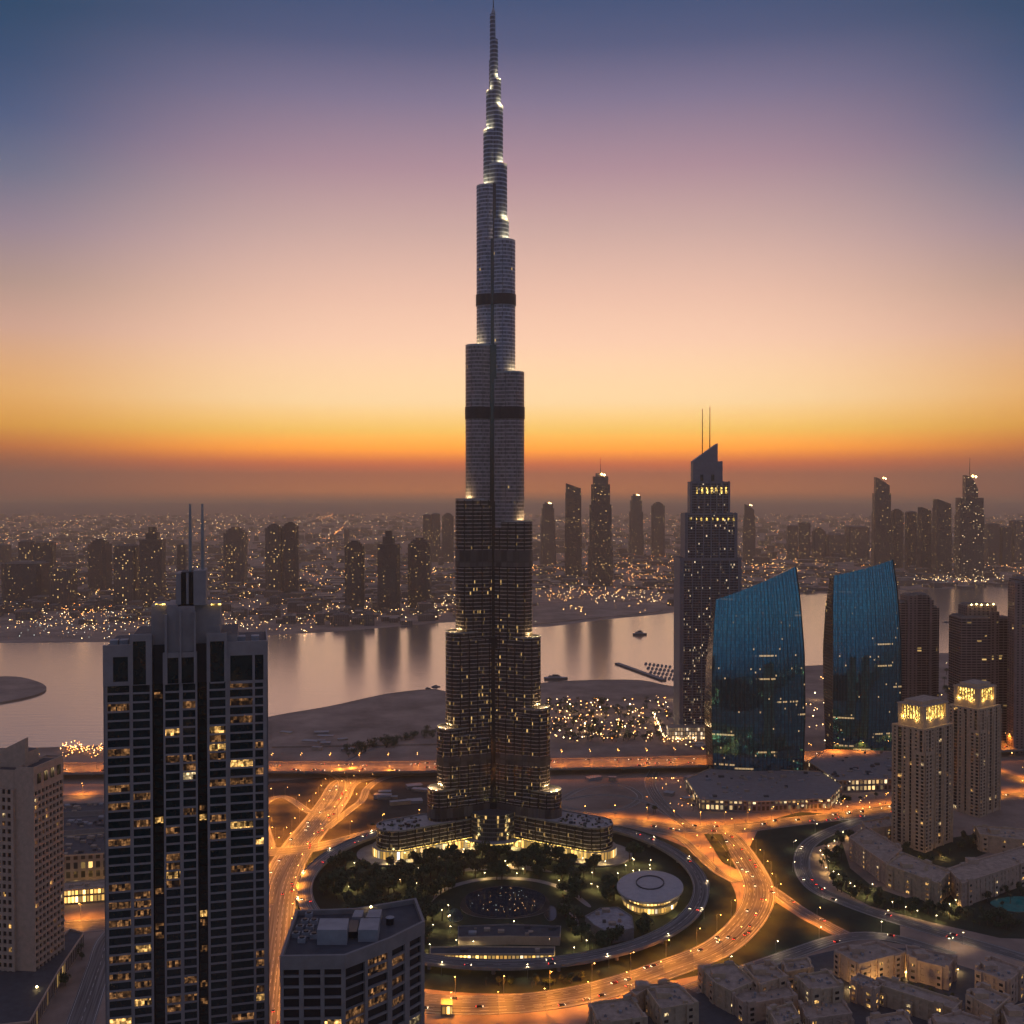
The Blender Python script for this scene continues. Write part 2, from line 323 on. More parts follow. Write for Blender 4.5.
# ------------------------------------------------------------------ roads
def ribbon(b, pts, w, z, top, side=None, thick=0.0, edge=None, dash=None, solid=True):
    P = [Vector((p.x, p.y)) for p in pts]; n = len(P); Lf, Rt = [], []; s = 0; ss = []
    nor = []
    for i in range(n):
        d = (P[min(i+1, n-1)]-P[max(i-1, 0)]).normalized(); nr = Vector((-d.y, d.x)); nor.append(nr)
        s += (P[i]-P[i-1]).length if i else 0; ss.append(s)
    off = lambda i, o: P[i]+nor[i]*o
    zz = [p.z+z for p in pts]
    for i in range(n-1):
        def q(o0, o1, dz, m):
            a, c = off(i, o0), off(i+1, o0); e, g = off(i+1, o1), off(i, o1)
            b.poly([(a.x, a.y, zz[i]+dz), (g.x, g.y, zz[i]+dz), (e.x, e.y, zz[i+1]+dz), (c.x, c.y, zz[i+1]+dz)], m, [(o0, ss[i]), (o1, ss[i]), (o1, ss[i+1]), (o0, ss[i+1])])
        q(w/2, -w/2, 0, top)
        if thick:
            for sg in (1, -1):
                a, c = off(i, sg*w/2), off(i+1, sg*w/2)
                b.poly([(a.x, a.y, zz[i]-thick), (c.x, c.y, zz[i+1]-thick), (c.x, c.y, zz[i+1]), (a.x, a.y, zz[i])], side or top)
            q(w/2, -w/2, -thick, side or top)
        if edge:                            # kerb or parapet along both edges
            hh, ew = edge
            for sg in (1, -1):
                o0, o1 = sg*(w/2+.02), sg*(w/2+.02+ew)
                for oo in (o0, o1):
                    a, c = off(i, oo), off(i+1, oo)
                    b.poly([(a.x, a.y, zz[i]-.3), (c.x, c.y, zz[i+1]-.3), (c.x, c.y, zz[i+1]+hh), (a.x, a.y, zz[i]+hh)], side or M['kerb'])
                q(o0, o1, hh, side or M['kerb'])
        if solid:
            for sg in (1, -1): q(sg*(w/2-.7), sg*(w/2-.95), .03, M['paint'])
        if dash:
            for o in dash:
                if i % 2 == 0: q(o+.12, o-.12, .03, M['paint'])
    return ss
ROADS = []                                  # (centre line, width, z) kept for lamps and cars
def road(name, pxs, w, z=.12, elev=0.0, dash=(0,), n=8, lamps=None, label=None, raw=None, closed=False):
    if raw: pts = smooth(raw, n, closed)
    else: pts = smooth([G(x, y, elev) for x, y in pxs], n, closed)
    # resample at 6 m
    out = [pts[0]]; acc = 0
    for a, c in zip(pts, pts[1:]):
        L = (c-a).length
        while acc+L >= 6:
            t = (6-acc)/L; a = a+(c-a)*t; L = (c-a).length; out.append(a.copy()); acc = 0
        acc += L
    b = MB()
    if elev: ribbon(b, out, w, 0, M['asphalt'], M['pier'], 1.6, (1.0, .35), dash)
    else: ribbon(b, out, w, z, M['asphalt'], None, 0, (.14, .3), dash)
    o = struct(name, b); ROADS.append((name, out, w, elev or z)); return out
hwy = road('highway', [(-500, 764), (-200, 766), (0, 768), (103, 768), (270, 767), (380, 767), (495, 765), (600, 763), (700, 761), (806, 757), (900, 752), (1003, 746), (1100, 741), (1500, 724)], 46, elev=9, dash=(-16.5, -12.5, -8.5, -4.5, 4.5, 8.5, 12.5, 16.5))
svc = road('service_road', [(-200, 792), (0, 797), (103, 797), (180, 795), (260, 792)], 16, z=.12)
link = road('link_road', [(368, 776), (345, 783), (334, 800), (318, 822), (300, 845), (285, 870), (276, 900), (270, 950), (262, 1010), (255, 1080)], 34, z=.16, dash=(-10.5, -7, -3.5, 3.5, 7, 10.5))
loop = road('loop_ramp', [(318, 772), (333, 775), (342, 783), (338, 796), (326, 810), (310, 812), (296, 803), (284, 797), (270, 800), (262, 812), (272, 850)], 9, z=.2, dash=())
ramp_r = road('slip_ramp', [(420, 773), (385, 778), (368, 788), (362, 800), (350, 810), (325, 830)], 9, z=.24, dash=())
west_r = road('west_road', [(180, 852), (240, 853), (300, 850), (340, 842), (378, 832), (420, 826), (480, 824)], 22, z=.2, dash=(-3.5, 3.5))
cross = road('cross_road', [(560, 824), (620, 822), (680, 828), (730, 829), (790, 822), (850, 815), (900, 808), (960, 800), (1024, 796), (1150, 788)], 26, z=.2, dash=(-8, -4, 4, 8))
ringo = road('outer_ring_road', [(702, 826), (726, 836), (744, 858), (758, 884), (757, 905), (742, 928), (715, 950), (670, 968), (630, 982), (576, 996), (512, 1004), (430, 1004), (360, 990), (300, 960)], 26, z=.28, dash=(-8, -4, 4, 8))
ywest = road('junction_slip', [(652, 830), (680, 838), (700, 856), (718, 872), (740, 884)], 10, z=.34, dash=())
rise = road('east_branch', [(752, 878), (775, 892), (800, 910), (830, 927), (848, 936)], 12, z=.2, dash=(0,))
greyr = road('curved_grey_road', [(900, 816), (865, 820), (832, 831), (808, 845), (802, 866), (815, 888), (850, 904), (896, 920), (960, 939), (1024, 958), (1100, 985)], 15, z=.14, dash=(0,))
southr = road('villa_road', [(690, 990), (740, 972), (790, 955), (835, 940), (870, 936), (905, 941), (960, 958)], 14, z=.24, dash=(0,))
diag = road('diagonal_street', [(60, 1080), (85, 1010), (100, 965), (112, 935), (150, 900)], 18, z=.14, dash=(0,))
citys = road('city_street', [(-120, 940), (0, 933), (60, 927), (103, 925), (200, 915), (270, 900)], 24, z=.2, dash=(-6, 0, 6))
northr = road('approach_road', [(690, 828), (670, 812), (655, 795), (650, 782), (655, 770)], 14, z=.26, dash=(0,))
track1 = road('sand_track', [(345, 762), (370, 750), (400, 740), (437, 730)], 8, z=.1, dash=())
track2 = road('site_track', [(560, 800), (585, 788), (620, 785), (640, 796), (625, 808), (590, 812), (560, 806)], 8, z=.12, dash=())
track3 = road('site_track', [(668, 815), (640, 800), (600, 795), (565, 800)], 7, z=.17, dash=())
east_ramp = road('east_ramp', [(960, 768), (1003, 775), (1030, 784), (1100, 800)], 20, z=.22, dash=(0,))
rc = Vector((-8, 930))
ring_in = [Vector((rc.x+174*math.cos(a), rc.y+174*math.sin(a), 7)) for a in [math.radians(d) for d in range(118, 118+305, 6)]]
innr = road('inner_ring_viaduct', None, 13, elev=7, dash=(0,), raw=ring_in, n=2)
# piers under the raised decks
def pier_proto(h, w):
    r = root('bridge_pier', 'concrete pier', 'bridge pier'); b = MB(); b.tube((0, 0, 0), (0, 0, h-1.2), 1.5, 1.5, M['pier'], 12, False); b.build('column', r)
    b = MB(); b.prism([(-1.3, -w/2+3), (1.3, -w/2+3), (1.6, w/2-3), (-1.6, w/2-3)], h-1.25, h-.02, M['pier'], M['pier'], True); b.build('crosshead', r); return reg(r)
pp = None
for nm, line, H, W, step in (('hwy', hwy, 7.4, 46, 11), ('inn', innr, 5.4, 13, 8)):
    pp = pier_proto(H, W); first = True
    for i in range(4, len(line)-4, step):
        p = line[i]; d = line[i+1]-line[i-1]
        if abs(p.x) > abs(p.y)*.56: continue
        if nm == 'inn' and math.hypot(p.x+17, p.y-1060) < 150 and p.y > 960: continue
        lab = 'round concrete pier with crosshead carrying the wide highway deck' if nm == 'hwy' else 'concrete pier carrying the grey ring viaduct around the garden'
        grp = 'piers under the highway' if nm == 'hwy' else 'piers under the ring viaduct'
        rz = math.atan2(d.y, d.x)
        if first: pp.location = (p.x, p.y, 0); pp.rotation_euler = (0, 0, rz); pp['label'] = lab; pp['group'] = grp; first = False
        else: copy_tree(pp, None, (p.x, p.y, 0), rz, lab, grp)

# ================================================================== THE SUPERTALL TOWER
AX, AY = XY(493.6, 800, 1065), 1065.0
fz_low = facade('tower_cladding_low', (.47, .40, .36), (.022, .02, .022), bw=1.15, fh=3.75, mull=.06, span=.18, lit=.035, lstr=.62, wrough=.4, wmetal=.2, clump=.03, zlit=(150, 420), bay=(8.6, .12, .2))
fz_mid = facade('tower_cladding_mid', (.44, .385, .385), (.155, .135, .14), bw=1.5, fh=3.75, mull=.07, span=.3, bay=(11.5, .05, .1), lit=.003, lstr=.8, wrough=.4, wmetal=.15, grough=.3)
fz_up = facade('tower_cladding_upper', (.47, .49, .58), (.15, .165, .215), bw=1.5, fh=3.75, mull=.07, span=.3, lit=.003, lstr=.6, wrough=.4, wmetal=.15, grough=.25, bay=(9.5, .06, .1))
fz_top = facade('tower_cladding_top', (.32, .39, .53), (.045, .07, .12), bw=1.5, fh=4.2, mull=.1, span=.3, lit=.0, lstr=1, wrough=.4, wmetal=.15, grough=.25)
mech = mat('mechanical_louvres', (.05, .045, .05), .5, .5, var=.15)
mech_l = facade('mechanical_glass', (.1, .09, .085), (.09, .08, .08), bw=6, fh=14, mull=.12, span=.1, lit=.0, wmetal=.4, grough=.35)
tow = root('supertall_tower', 'very tall stepped silver tower tapering to a needle spire, centre of the city', 'skyscraper', (AX, AY, 0))
def capsule(rc_, w, ang, n=14, tail=0.0):
    """plan of one wing in tower coordinates: from the axis out to rc_, round end of radius w"""
    d = Vector((math.cos(ang), math.sin(ang))); q = Vector((-d.y, d.x)); pts = [d*(-tail)-q*w]
    for k in range(n+1):
        a = -PI/2+PI*k/n; pts.append(d*(rc_+math.cos(a)*w)+q*(math.sin(a)*w))
    pts.append(d*(-tail)+q*w); return [(p.x, p.y) for p in pts]
ANG = {'left': math.radians(210), 'right': math.radians(330), 'back': math.radians(90)}
TI = {  # picture row of each tier's top, half-width in picture columns
    'left': [(14, 3.3), (92, 7.2), (131, 10), (186.5, 16.8), (346, 27.8), (500, 37.8), (633, 47.8), (729, 56.5), (790, 66), (829, 117)],
    'right': [(39, 4.6), (80, 7.6), (107, 9.6), (165, 13.8), (221, 15.6), (241, 22), (373, 31), (522, 39.2), (638, 47.8), (709, 57.2), (792, 69), (826, 121)],
    'back': [(60, 5), (118, 9), (150, 14), (205, 18), (300, 26), (440, 34), (575, 43), (668, 52), (750, 62), (800, 74)]}
TIERS = {}
for wn_, L in TI.items():
    out = []
    for py, hw in L:
        w = min(12.8, 1.0+hw*.62) if hw < 100 else 19
        rc_ = 5
        for _ in range(4):
            Yl = AY-.5*rc_ if wn_ != 'back' else AY
            rc_ = max(.5, (hw*Yl/F-w)/.866)
        out.append((ZY(py, AY-.5*rc_-w*.5 if wn_ != 'back' else AY), rc_, w))
    TIERS[wn_] = out
def wing_at(wn_, z):
    for zt, rc_, w in reversed(TIERS[wn_]):
        if zt >= z: return rc_, w
    return TIERS[wn_][0][1:]
deck = mat('terrace_deck', (.4, .38, .36), .7)
for wn_, L in TIERS.items():
    b = MB(); n = len(L)
    for k, (zt, rc_, w) in enumerate(L):
        zb = L[k+1][0] if k+1 < n else (9 if wn_ != 'back' else 0)
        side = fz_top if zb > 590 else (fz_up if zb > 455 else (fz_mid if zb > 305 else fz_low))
        b.prism(capsule(rc_, w, ANG[wn_]), zb, zt, side, deck, closed=False)
        if rc_ > 20 and zt > 40:
            b.prism(capsule(rc_-13, w+2.6, ANG[wn_]), zb-6, zt-6, side, deck, closed=False)
            if rc_ > 36: b.prism(capsule(rc_-27, w+5.0, ANG[wn_]), zb-11, zt-11, side, deck, closed=False)
    wg = b.build('wing', tow)
    for k, (zt, rc_, w) in enumerate(L):   # glazed parapets round the terraces
        if k == 0: continue
        b = MB()
        pl = capsule(rc_, w, ANG[wn_]); hgt = 1.6 if rc_ < 100 else 1.2
        c2 = capsule(rc_, w-.5, ANG[wn_])
        b.prism(pl, zt, zt+hgt, M['steel'], closed=False); b.prism(c2, zt, zt+hgt, M['steel'], closed=False)
        for i in range(len(pl)-1): b.poly([(*pl[i], zt+hgt), (*pl[i+1], zt+hgt), (*c2[i+1], zt+hgt), (*c2[i], zt+hgt)], M['steel'])
        b.build('parapet', wg)
# hexagonal core fills the crotches between the wings
b = MB()
hexp = lambda r: [(r*math.cos(math.radians(30+60*k)), r*math.sin(math.radians(30+60*k))) for k in range(6)]
core = [(ZY(39, AY), 2.2), (ZY(92, AY), 4.0), (ZY(131, AY), 6.5), (ZY(186, AY), 13.5), (ZY(241, AY), 15.6), (ZY(346, AY), 18.5), (ZY(500, AY), 19.6), (ZY(633, AY), 22.8), (ZY(729, AY), 23.5), (ZY(790, AY), 25)]
for k, (zt, r) in enumerate(core):
    zb = core[k+1][0] if k+1 < len(core) else 0
    b.prism(hexp(r), zb-1, zt-1, M['glassd'] if zb < 700 else fz_top, M['dgrey'])
b.build('core', tow)
b = MB(); z0, z1, z2, z3 = ZY(39, AY)-2, ZY(14, AY), ZY(8, AY), ZY(-2, AY)
b.tube((0, 0, z0), (0, 0, z1+2), 2.4, 2.0, M['steel'], 12); b.tube((0, 0, z1+2), (0, 0, z2), 1.8, .8, M['steel'], 10); b.tube((0, 0, z2), (0, 0, z3), .55, .3, M['dsteel'], 8); b.build('spire', tow)
for ya, yb, mm, pr in ((296, 307, mech, .7), (408, 420, mech, .5), (549, 565, mech_l, .35), (748, 757, mech_l, .4), (797, 806, mech_l, .4)):
    b = MB(); za, zb = ZY(yb, AY), ZY(ya, AY)
    for wn_ in TIERS:
        rc_, w = wing_at(wn_, zb); b.prism(capsule(rc_, w+pr, ANG[wn_]), za, zb, mm, mm, closed=False)
        if rc_ > 20: b.prism(capsule(rc_-13, w+2.6+pr, ANG[wn_]), za, zb+.4, mm, mm, closed=False)
        if rc_ > 36: b.prism(capsule(rc_-27, w+5+pr, ANG[wn_]), za, zb+.8, mm, mm, closed=False)
    b.build('mechanical_band', tow)
# entrance drum, canopy, glowing ground storey, forecourt
b = MB(); dr = [(22*math.cos(a)+0, -30+16*math.sin(a)) for a in [PI+PI*k/16 for k in range(17)]]
b.prism(dr+[(22, 0), (-22, 0)], 0, 34, facade('entrance_glass', (.15, .14, .14), (.03, .035, .045), bw=2, fh=4.2, mull=.1, span=.25, lit=.1, lstr=1.2), M['dgrey']); b.build('entrance_drum', tow)
b = MB(); cn = [(28*math.cos(a), -34+20*math.sin(a)) for a in [PI+PI*k/20 for k in range(21)]]
b.prism(cn, 7.5, 8.6, M['gold_wall'], M['lgrey'], True); b.build('canopy', tow)
arcade = facade('lit_arcade', (.35, .3, .22), (.2, .15, .05), bw=3.4, fh=9.2, mull=.3, span=.1, lit=3.0, lcol=(1, .64, .2), lstr=2.2, clump=.05)
for wn_ in ('left', 'right'):
    b = MB(); rc_, w = TIERS[wn_][-1][1:]
    b.prism(capsule(rc_+1, w+3, ANG[wn_]), 0, 8.6, arcade, M['paving'], closed=False)
    b.build('arcade', tow)
    b = MB(); b.prism(capsule(rc_-1, w+.4, ANG[wn_]), 8.7, 9.4, M['gold_wall'], M['paving'], closed=False); b.build('light_cornice', tow)
# chairs, planters and plant on the big podium terraces
b = MB()
for wn_ in ('left', 'right'):
    d = Vector((math.cos(ANG[wn_]), math.sin(ANG[wn_]))); q = Vector((-d.y, d.x)); zt = TIERS[wn_][-1][0]
    for k in range(60):
        p = d*rnd.uniform(80, 128)+q*rnd.uniform(-15, 15); s = rnd.uniform(.6, 1.8)
        b.box(p.x-s, p.x+s, p.y-s*.7, p.y+s*.7, zt, zt+rnd.uniform(.8, 2.2), rnd.choice([M['dgrey'], M['lgrey'], M['foliage'], M['dsteel']]))
b.build('terrace_planting', tow, kind='stuff')
b = MB(); 
for wn_ in ('left', 'right'):
    rc_, w = TIERS[wn_][-1][1:]; o = [(x*1, y) for x, y in capsule(rc_+4, w+15, ANG[wn_], 24)]
    b.prism(o, 0, 1.1 if wn_ == 'left' else 1.3, M['concrete'], M['paving'], closed=False)
o = b.build('forecourt', None); o.location = (AX, AY, .2); o['kind'] = 'structure'
# terrace floodlights (real fittings with real light) at the setbacks
ld = {}
def point(name, parent, loc, power, col, size=.4, spot=None, key=None, rot=None):
    k = (key or name, power, col)
    if k not in ld:
        l = bpy.data.lights.new(name, 'SPOT' if spot else 'POINT'); l.energy = power; l.color = col; l.shadow_soft_size = size
        if spot: l.spot_size = math.radians(spot); l.spot_blend = .6
        ld[k] = l
    o = bpy.data.objects.new(name, ld[k]); COL.objects.link(o); o.parent = parent; o.location = loc
    if rot: o.rotation_euler = rot
    return o
GL = (1, .68, .3)
for wn_, L in TIERS.items():
    if wn_ == 'back': continue
    for k in range(1, len(L)):
        zt, rc_, w = L[k]; pr, pw = L[k-1][1:]
        d = Vector((math.cos(ANG[wn_]), math.sin(ANG[wn_]))); rr = (pr+pw+rc_+w)/2+.4
        if rc_ > 90: continue
        q = Vector((-d.y, d.x))
        for sx in (-.45, .0, .45):
            rr2 = rr-abs(sx)*w*.5
            p = d*rr2+q*(sx*w)
            b = MB(); b.box(p.x-.35, p.x+.35, p.y-.35, p.y+.35, zt, zt+.5, M['dsteel']); fl = b.build('floodlight', tow)
            point('terrace_glow', fl, (p.x+d.x*2.2, p.y+d.y*2.2, zt+2.6), (5200 if zt > 560 else 3600) if abs(sx) < .1 or zt > 560 else 2400, GL, .3, key='tg')
for wn_ in ('left', 'right'):
    d = Vector((math.cos(ANG[wn_]), math.sin(ANG[wn_]))); q = Vector((-d.y, d.x)); sg = 1 if wn_ == 'left' else -1
    for k in range(5):
        p = d*(40+k*22)+q*(sg*(TIERS[wn_][-1][2]+9)); point('arcade_lamp', tow, (p.x, p.y, 5), 2600, (1, .78, .3), .5)

# ================================================================== FAR LAND: city fabric and lights (before the named towers)
def tuck(lst):   # convex-ish test: is picture position over water or a road? (simple polygon test in world)
    return lst
wpoly = [(p.x, p.y) for p in wp]
def inside(x, y, pl):
    c = False; j = len(pl)-1
    for i in range(len(pl)):
        if (pl[i][1] > y) != (pl[j][1] > y) and x < (pl[j][0]-pl[i][0])*(y-pl[i][1])/(pl[j][1]-pl[i][1])+pl[i][0]: c = not c
        j = i
    return c
LOW = [facade('far_block_a', (.16, .13, .12), (.03, .03, .035), bw=5, fh=4, mull=.4, span=.5, lit=.05, lstr=2), facade('far_block_b', (.11, .10, .105), (.03, .03, .035), bw=6, fh=4, mull=.4, span=.5, lit=.06, lstr=2, seed=3.0)]
def low_block(b, x, y, w, d, h, a, m):
    c, s = math.cos(a), math.sin(a)
    q = [(x+c*u-s*v, y+s*u+c*v) for u, v in ((-w, -d), (w, -d), (w, d), (-w, d))]
    b.prism(q, 0, h, m, M['dgrey'] if rnd.random() < .5 else M['roofb'])
    if h > 14: q2 = inset(q, min(w, d)*.5); b.prism(q2, h, h+4, M['concrete'], M['dgrey'])
cnt = 0
cand = []
while len(cand) < 3200:
    Y = 2750*math.exp(rnd.random()*1.75); X = rnd.uniform(-.56, .56)*Y
    if inside(X, Y, wpoly): continue
    py = 492+367500/Y
    px = 512+X/Y*F
    if py > 590 and 530 < px < 670: continue
    if py > 640: continue
    cand.append((X, Y))
cand.sort(key=lambda p: p[1])
for X, Y in cand[:150]:
    b = MB(); h = rnd.choice([8, 12, 16, 22, 30]); low_block(b, 0, 0, rnd.uniform(12, 30), rnd.uniform(10, 20), h, 0, rnd.choice(LOW))
    o = b.build('low_rise_block', None, label='low flat-roofed block among the street lights along the far shore', category='building', group='low blocks on the far shore'); o.location = (X, Y, 0); o.rotation_euler = (0, 0, .2+rnd.choice([0, PI/2]))
b = MB()
for X, Y in cand[150:]:
    low_block(b, X, Y, rnd.uniform(14, 45), rnd.uniform(12, 30), rnd.choice([8, 10, 14, 20, 35 if Y > 5000 else 12]), rnd.choice([.2, .2+PI/2, -.3]), rnd.choice(LOW))
b.build('far_city', None, kind='stuff', label='hazy mass of low buildings spreading to the horizon', category='city')

lw = [emis('far_light_warm', (1, .50, .15), 18), emis('far_light_orange', (1, .32, .06), 15), emis('far_light_white', (1, .68, .34), 16), emis('far_light_dim', (1, .52, .2), 7.5), emis('far_light_cool', (.75, .85, .75), 4)]
b = MB(); nl = 0
def lamp_dot(X, Y, z, r, m):
    global nl
    if inside(X, Y, wpoly): return
    b.ball((X, Y, z), r, m); nl += 1
# streets: straight rows of lamps at a few bearings
for k in range(150):
    Y = 2700*math.exp(rnd.random()**.8*1.75); X = rnd.uniform(-.6, .6)*Y
    a = rnd.choice([.12, .12, .12, -.25, 1.2, .12+PI/2, -.05]); L = rnd.uniform(200, 1400)*Y/4500; st = rnd.choice([40, 55, 75])*max(1, Y/5000)
    m = rnd.choice([lw[0], lw[0], lw[1], lw[2], lw[3]]); s = -L/2
    while s < L/2:
        if rnd.random() < .85: lamp_dot(X+math.cos(a)*s, Y+math.sin(a)*s, 9, rnd.uniform(.7, 1.25)*max(.8, Y/5000), m)
        s += st
for k in range(4200):                       # scattered
    Y = 2600*math.exp(rnd.random()**.9*1.85); X = rnd.uniform(-.58, .58)*Y
    py = 492+367500/Y; px = 512+X/Y*F
    if py > 606 and px > 530 and px < 680: continue
    lamp_dot(X, Y, rnd.uniform(3, 25), rnd.uniform(.4, 1.1)*max(.8, Y/5000), rnd.choices(lw, [4, 2, 2, 6, 1])[0])
def cluster(px, py, sx, sy, n, mats, r=1.3):
    for k in range(n):
        p = G(rnd.gauss(px, sx), max(522, rnd.gauss(py, sy))); lamp_dot(p.x, p.y, rnd.uniform(3, 12), r*rnd.uniform(.4, .9)*max(.8, p.y/4200), rnd.choice(mats))
W, O, H, D_, C_ = lw
for c in ((80, 611, 12, 3, 45, [O, O, W]), (60, 616, 40, 7, 80, [H, D_, W]), (100, 627, 60, 7, 190, [D_, H, W, C_]), (230, 622, 60, 8, 170, [D_, W, H]), (60, 538, 60, 3, 60, [W, H]), (155, 535, 60, 3, 50, [W, H]), (45, 567, 20, 3, 30, [H, W]), (120, 565, 60, 8, 60, [D_, W]),
          (185, 572, 20, 4, 40, [W, H]), (250, 580, 40, 6, 60, [W, D_, H]), (300, 590, 30, 8, 90, [O, W, W]), (350, 612, 40, 6, 150, [W, H, W]), (430, 607, 20, 6, 110, [W, H]), (440, 578, 14, 6, 70, [W, O, W]), (440, 558, 16, 3, 30, [W, H]),
          (545, 570, 16, 3, 45, [O, W]), (640, 566, 26, 6, 110, [O, W, O]), (655, 578, 20, 4, 60, [O, W]), (585, 592, 26, 4, 80, [O, W, H]), (640, 600, 26, 3, 60, [W, H]), (550, 598, 14, 3, 22, [W]), (575, 610, 8, 1, 10, [W]),
          (790, 562, 30, 7, 120, [W, O]), (760, 572, 20, 4, 50, [O, W]), (960, 581, 45, 2.2, 190, [H, W, H, C_]), (1000, 565, 25, 4, 90, [O, W]), (840, 550, 60, 3, 60, [W, D_]), (930, 562, 30, 4, 60, [W, H])):
    cluster(*c)
b.build('city_lights', None, kind='stuff', label='scattered street and window lights of the far city', category='city lights')
# lights of the district behind the viewpoint (mirrored in the glass towers) and the park beyond the highway
b = MB()
for k in range(1500):
    Y = -300*math.exp(rnd.random()*2.8); X = rnd.uniform(-1.2, 1.6)*-Y
    b.ball((X, Y, rnd.uniform(4, 60)), rnd.uniform(.8, 1.8)*max(1, -Y/1500), rnd.choice(lw))
b.build('city_lights_behind', None, kind='stuff', label='lights of the district behind the viewpoint', category='city lights')
darkblk = facade('dark_blocks', (.03, .03, .032), (.01, .01, .012), bw=4, fh=4, mull=.4, span=.5, lit=.01, lstr=2)
b = MB()
for k in range(1400):
    yy = -200*math.exp(rnd.random()*3.2); low_block(b, rnd.uniform(-.6, 1.6)*-yy, yy, rnd.uniform(14, 34), rnd.uniform(12, 30), rnd.choice([12, 20, 30, 45, 70, 110 if k % 4 == 0 else 20]), rnd.random(), darkblk)
b.build('city_behind', None, kind='stuff', label='district behind the viewpoint, seen only as a reflection', category='city')

# ================================================================== NAMED FAR TOWERS
FT = [facade('far_tower_a', (.10, .085, .09), (.02, .02, .025), bw=4, fh=3.6, mull=.3, span=.35, lit=.03, lstr=1.5, clump=.01),
      facade('far_tower_b', (.13, .11, .11), (.025, .025, .03), bw=5, fh=3.6, mull=.35, span=.4, lit=.03, lstr=1.5, clump=.01, seed=5.),
      facade('far_tower_c', (.07, .065, .075), (.02, .022, .03), bw=3.4, fh=3.6, mull=.3, span=.3, lit=.025, lstr=1.4, clump=.01, seed=9.),
      facade('far_tower_lit', (.10, .09, .09), (.02, .02, .025), bw=6, fh=4.5, mull=.3, span=.35, lit=.1, lcol=(1, .68, .34), lstr=1.4, clump=.01, seed=2.)]
def oct_(w, d, c=.18):
    return [(-w+c*w, -d), (w-c*w, -d), (w, -d+c*d), (w, d-c*d), (w-c*w, d), (-w+c*w, d), (-w, d-c*d), (-w, -d+c*d)]
def far_tower(x0, x1, top, base, shape, mi, label, spire=None):
    Y = YB(base); w = (x1-x0)/2*Y/F; X = XY((x0+x1)/2, base, Y); z = ZY(top, Y); d = w*.8; f = FT[mi]
    r = root('distant_tower', label, 'skyscraper', (X, Y+d, 0), rnd.uniform(-.15, .15), 'distant towers beyond the bay')
    b = MB(); crown = MB()
    if shape == 'flat':
        b.prism(oct_(w, d), 0, z-6, f, M['dgrey']); crown.prism(oct_(w*.8, d*.8), z-6, z-2, M['concrete'], M['dgrey']); crown.box(-w*.4, w*.3, -d*.4, d*.4, z-2, z, M['concrete'])
    elif shape == 'round':
        b.prism(oct_(w, d, .3), 0, z-w*.55, f, M['dgrey'])
        for a, c in ((.92, .55), (.78, .32), (.6, .16), (.36, .0)): crown.prism(oct_(w*a, d*a, .35), z-w*(c+.24) if c else z-w*.2, z-w*c, f, M['dgrey'])
    elif shape == 'slant':
        b.prism(oct_(w, d, .12), 0, z*.55, f, M['dgrey']); b.prism(oct_(w*.93, d*.93, .12), z*.55, z-w*1.1, f, M['dgrey'])
        crown.prism(oct_(w*.88, d*.88, .12), z-w*1.1, z, f, M['dgrey'], ztop=lambda x, y: z-(x+w*.9)*.35)
    elif shape == 'sail':
        b.prism(oct_(w, d, .15), 0, z*.62, f, M['dgrey']); b.prism(oct_(w*.94, d*.94, .15), z*.62, z-w*1.9, f, M['dgrey'])
        if mi == 3: crown.prism([(-w*.45, -d*.6), (-w*.1, -d*.6), (w*.25, -d*.6), (w*.6, -d*.4), (w*.6, d*.5), (w*.25, d*.5), (-w*.1, d*.5), (-w*.45, d*.5)], z-w*1.9, z, f, M['concrete'], ztop=lambda x, y: z-((x+w*.45)/w)**2*w*1.1)
        else: crown.prism([(-w*.8, -d*.7), (-w*.3, -d*.7), (w*.3, -d*.7), (w*.8, -d*.7), (w*.8, d*.6), (w*.3, d*.6), (-w*.3, d*.6), (-w*.8, d*.6)], z-w*1.9, z, f, M['concrete'], ztop=lambda x, y: z-((x+w*.8)/w)**1.3*w*.55)
    elif shape == 'taper':
        for za, zb, s in ((0, .35, 1.12), (.35, .72, 1.0), (.72, .9, .86)): b.prism(oct_(w*s, d*s, .25), z*za, z*zb, f, M['dgrey'])
        crown.prism(oct_(w*.7, d*.7, .3), z*.9, z*.97, FT[1], M['dgrey']); crown.prism(oct_(w*.45, d*.45, .3), z*.97, z, M['concrete'], M['dgrey'])
    elif shape == 'crowned':
        b.prism(oct_(w, d, .1), 0, z*.84, f, M['dgrey']); crown.prism(oct_(w*.55, d*.55), z*.84, z*.93, f, M['dgrey']); crown.prism(oct_(w*.32, d*.32), z*.93, z, f, M['dgrey'])
    b.build('shaft', r); co_ = crown.build('crown', r)
    if spire:
        s = MB(); s.tube((0, 0, z-8), (0, 0, ZY(spire, Y)), 1.6*Y/4000, .5*Y/4000, M['dsteel'], 6); s.build('spire', co_)
    if shape in ('taper', 'sail') and mi != 2:
        s = MB(); s.ball((w*.1, -d*.6, z-4), w*.12, lw[0]); s.ball((w*.35, -d*.6, z-7), w*.1, lw[2]); s.build('crown_lamp', co_)
    return r
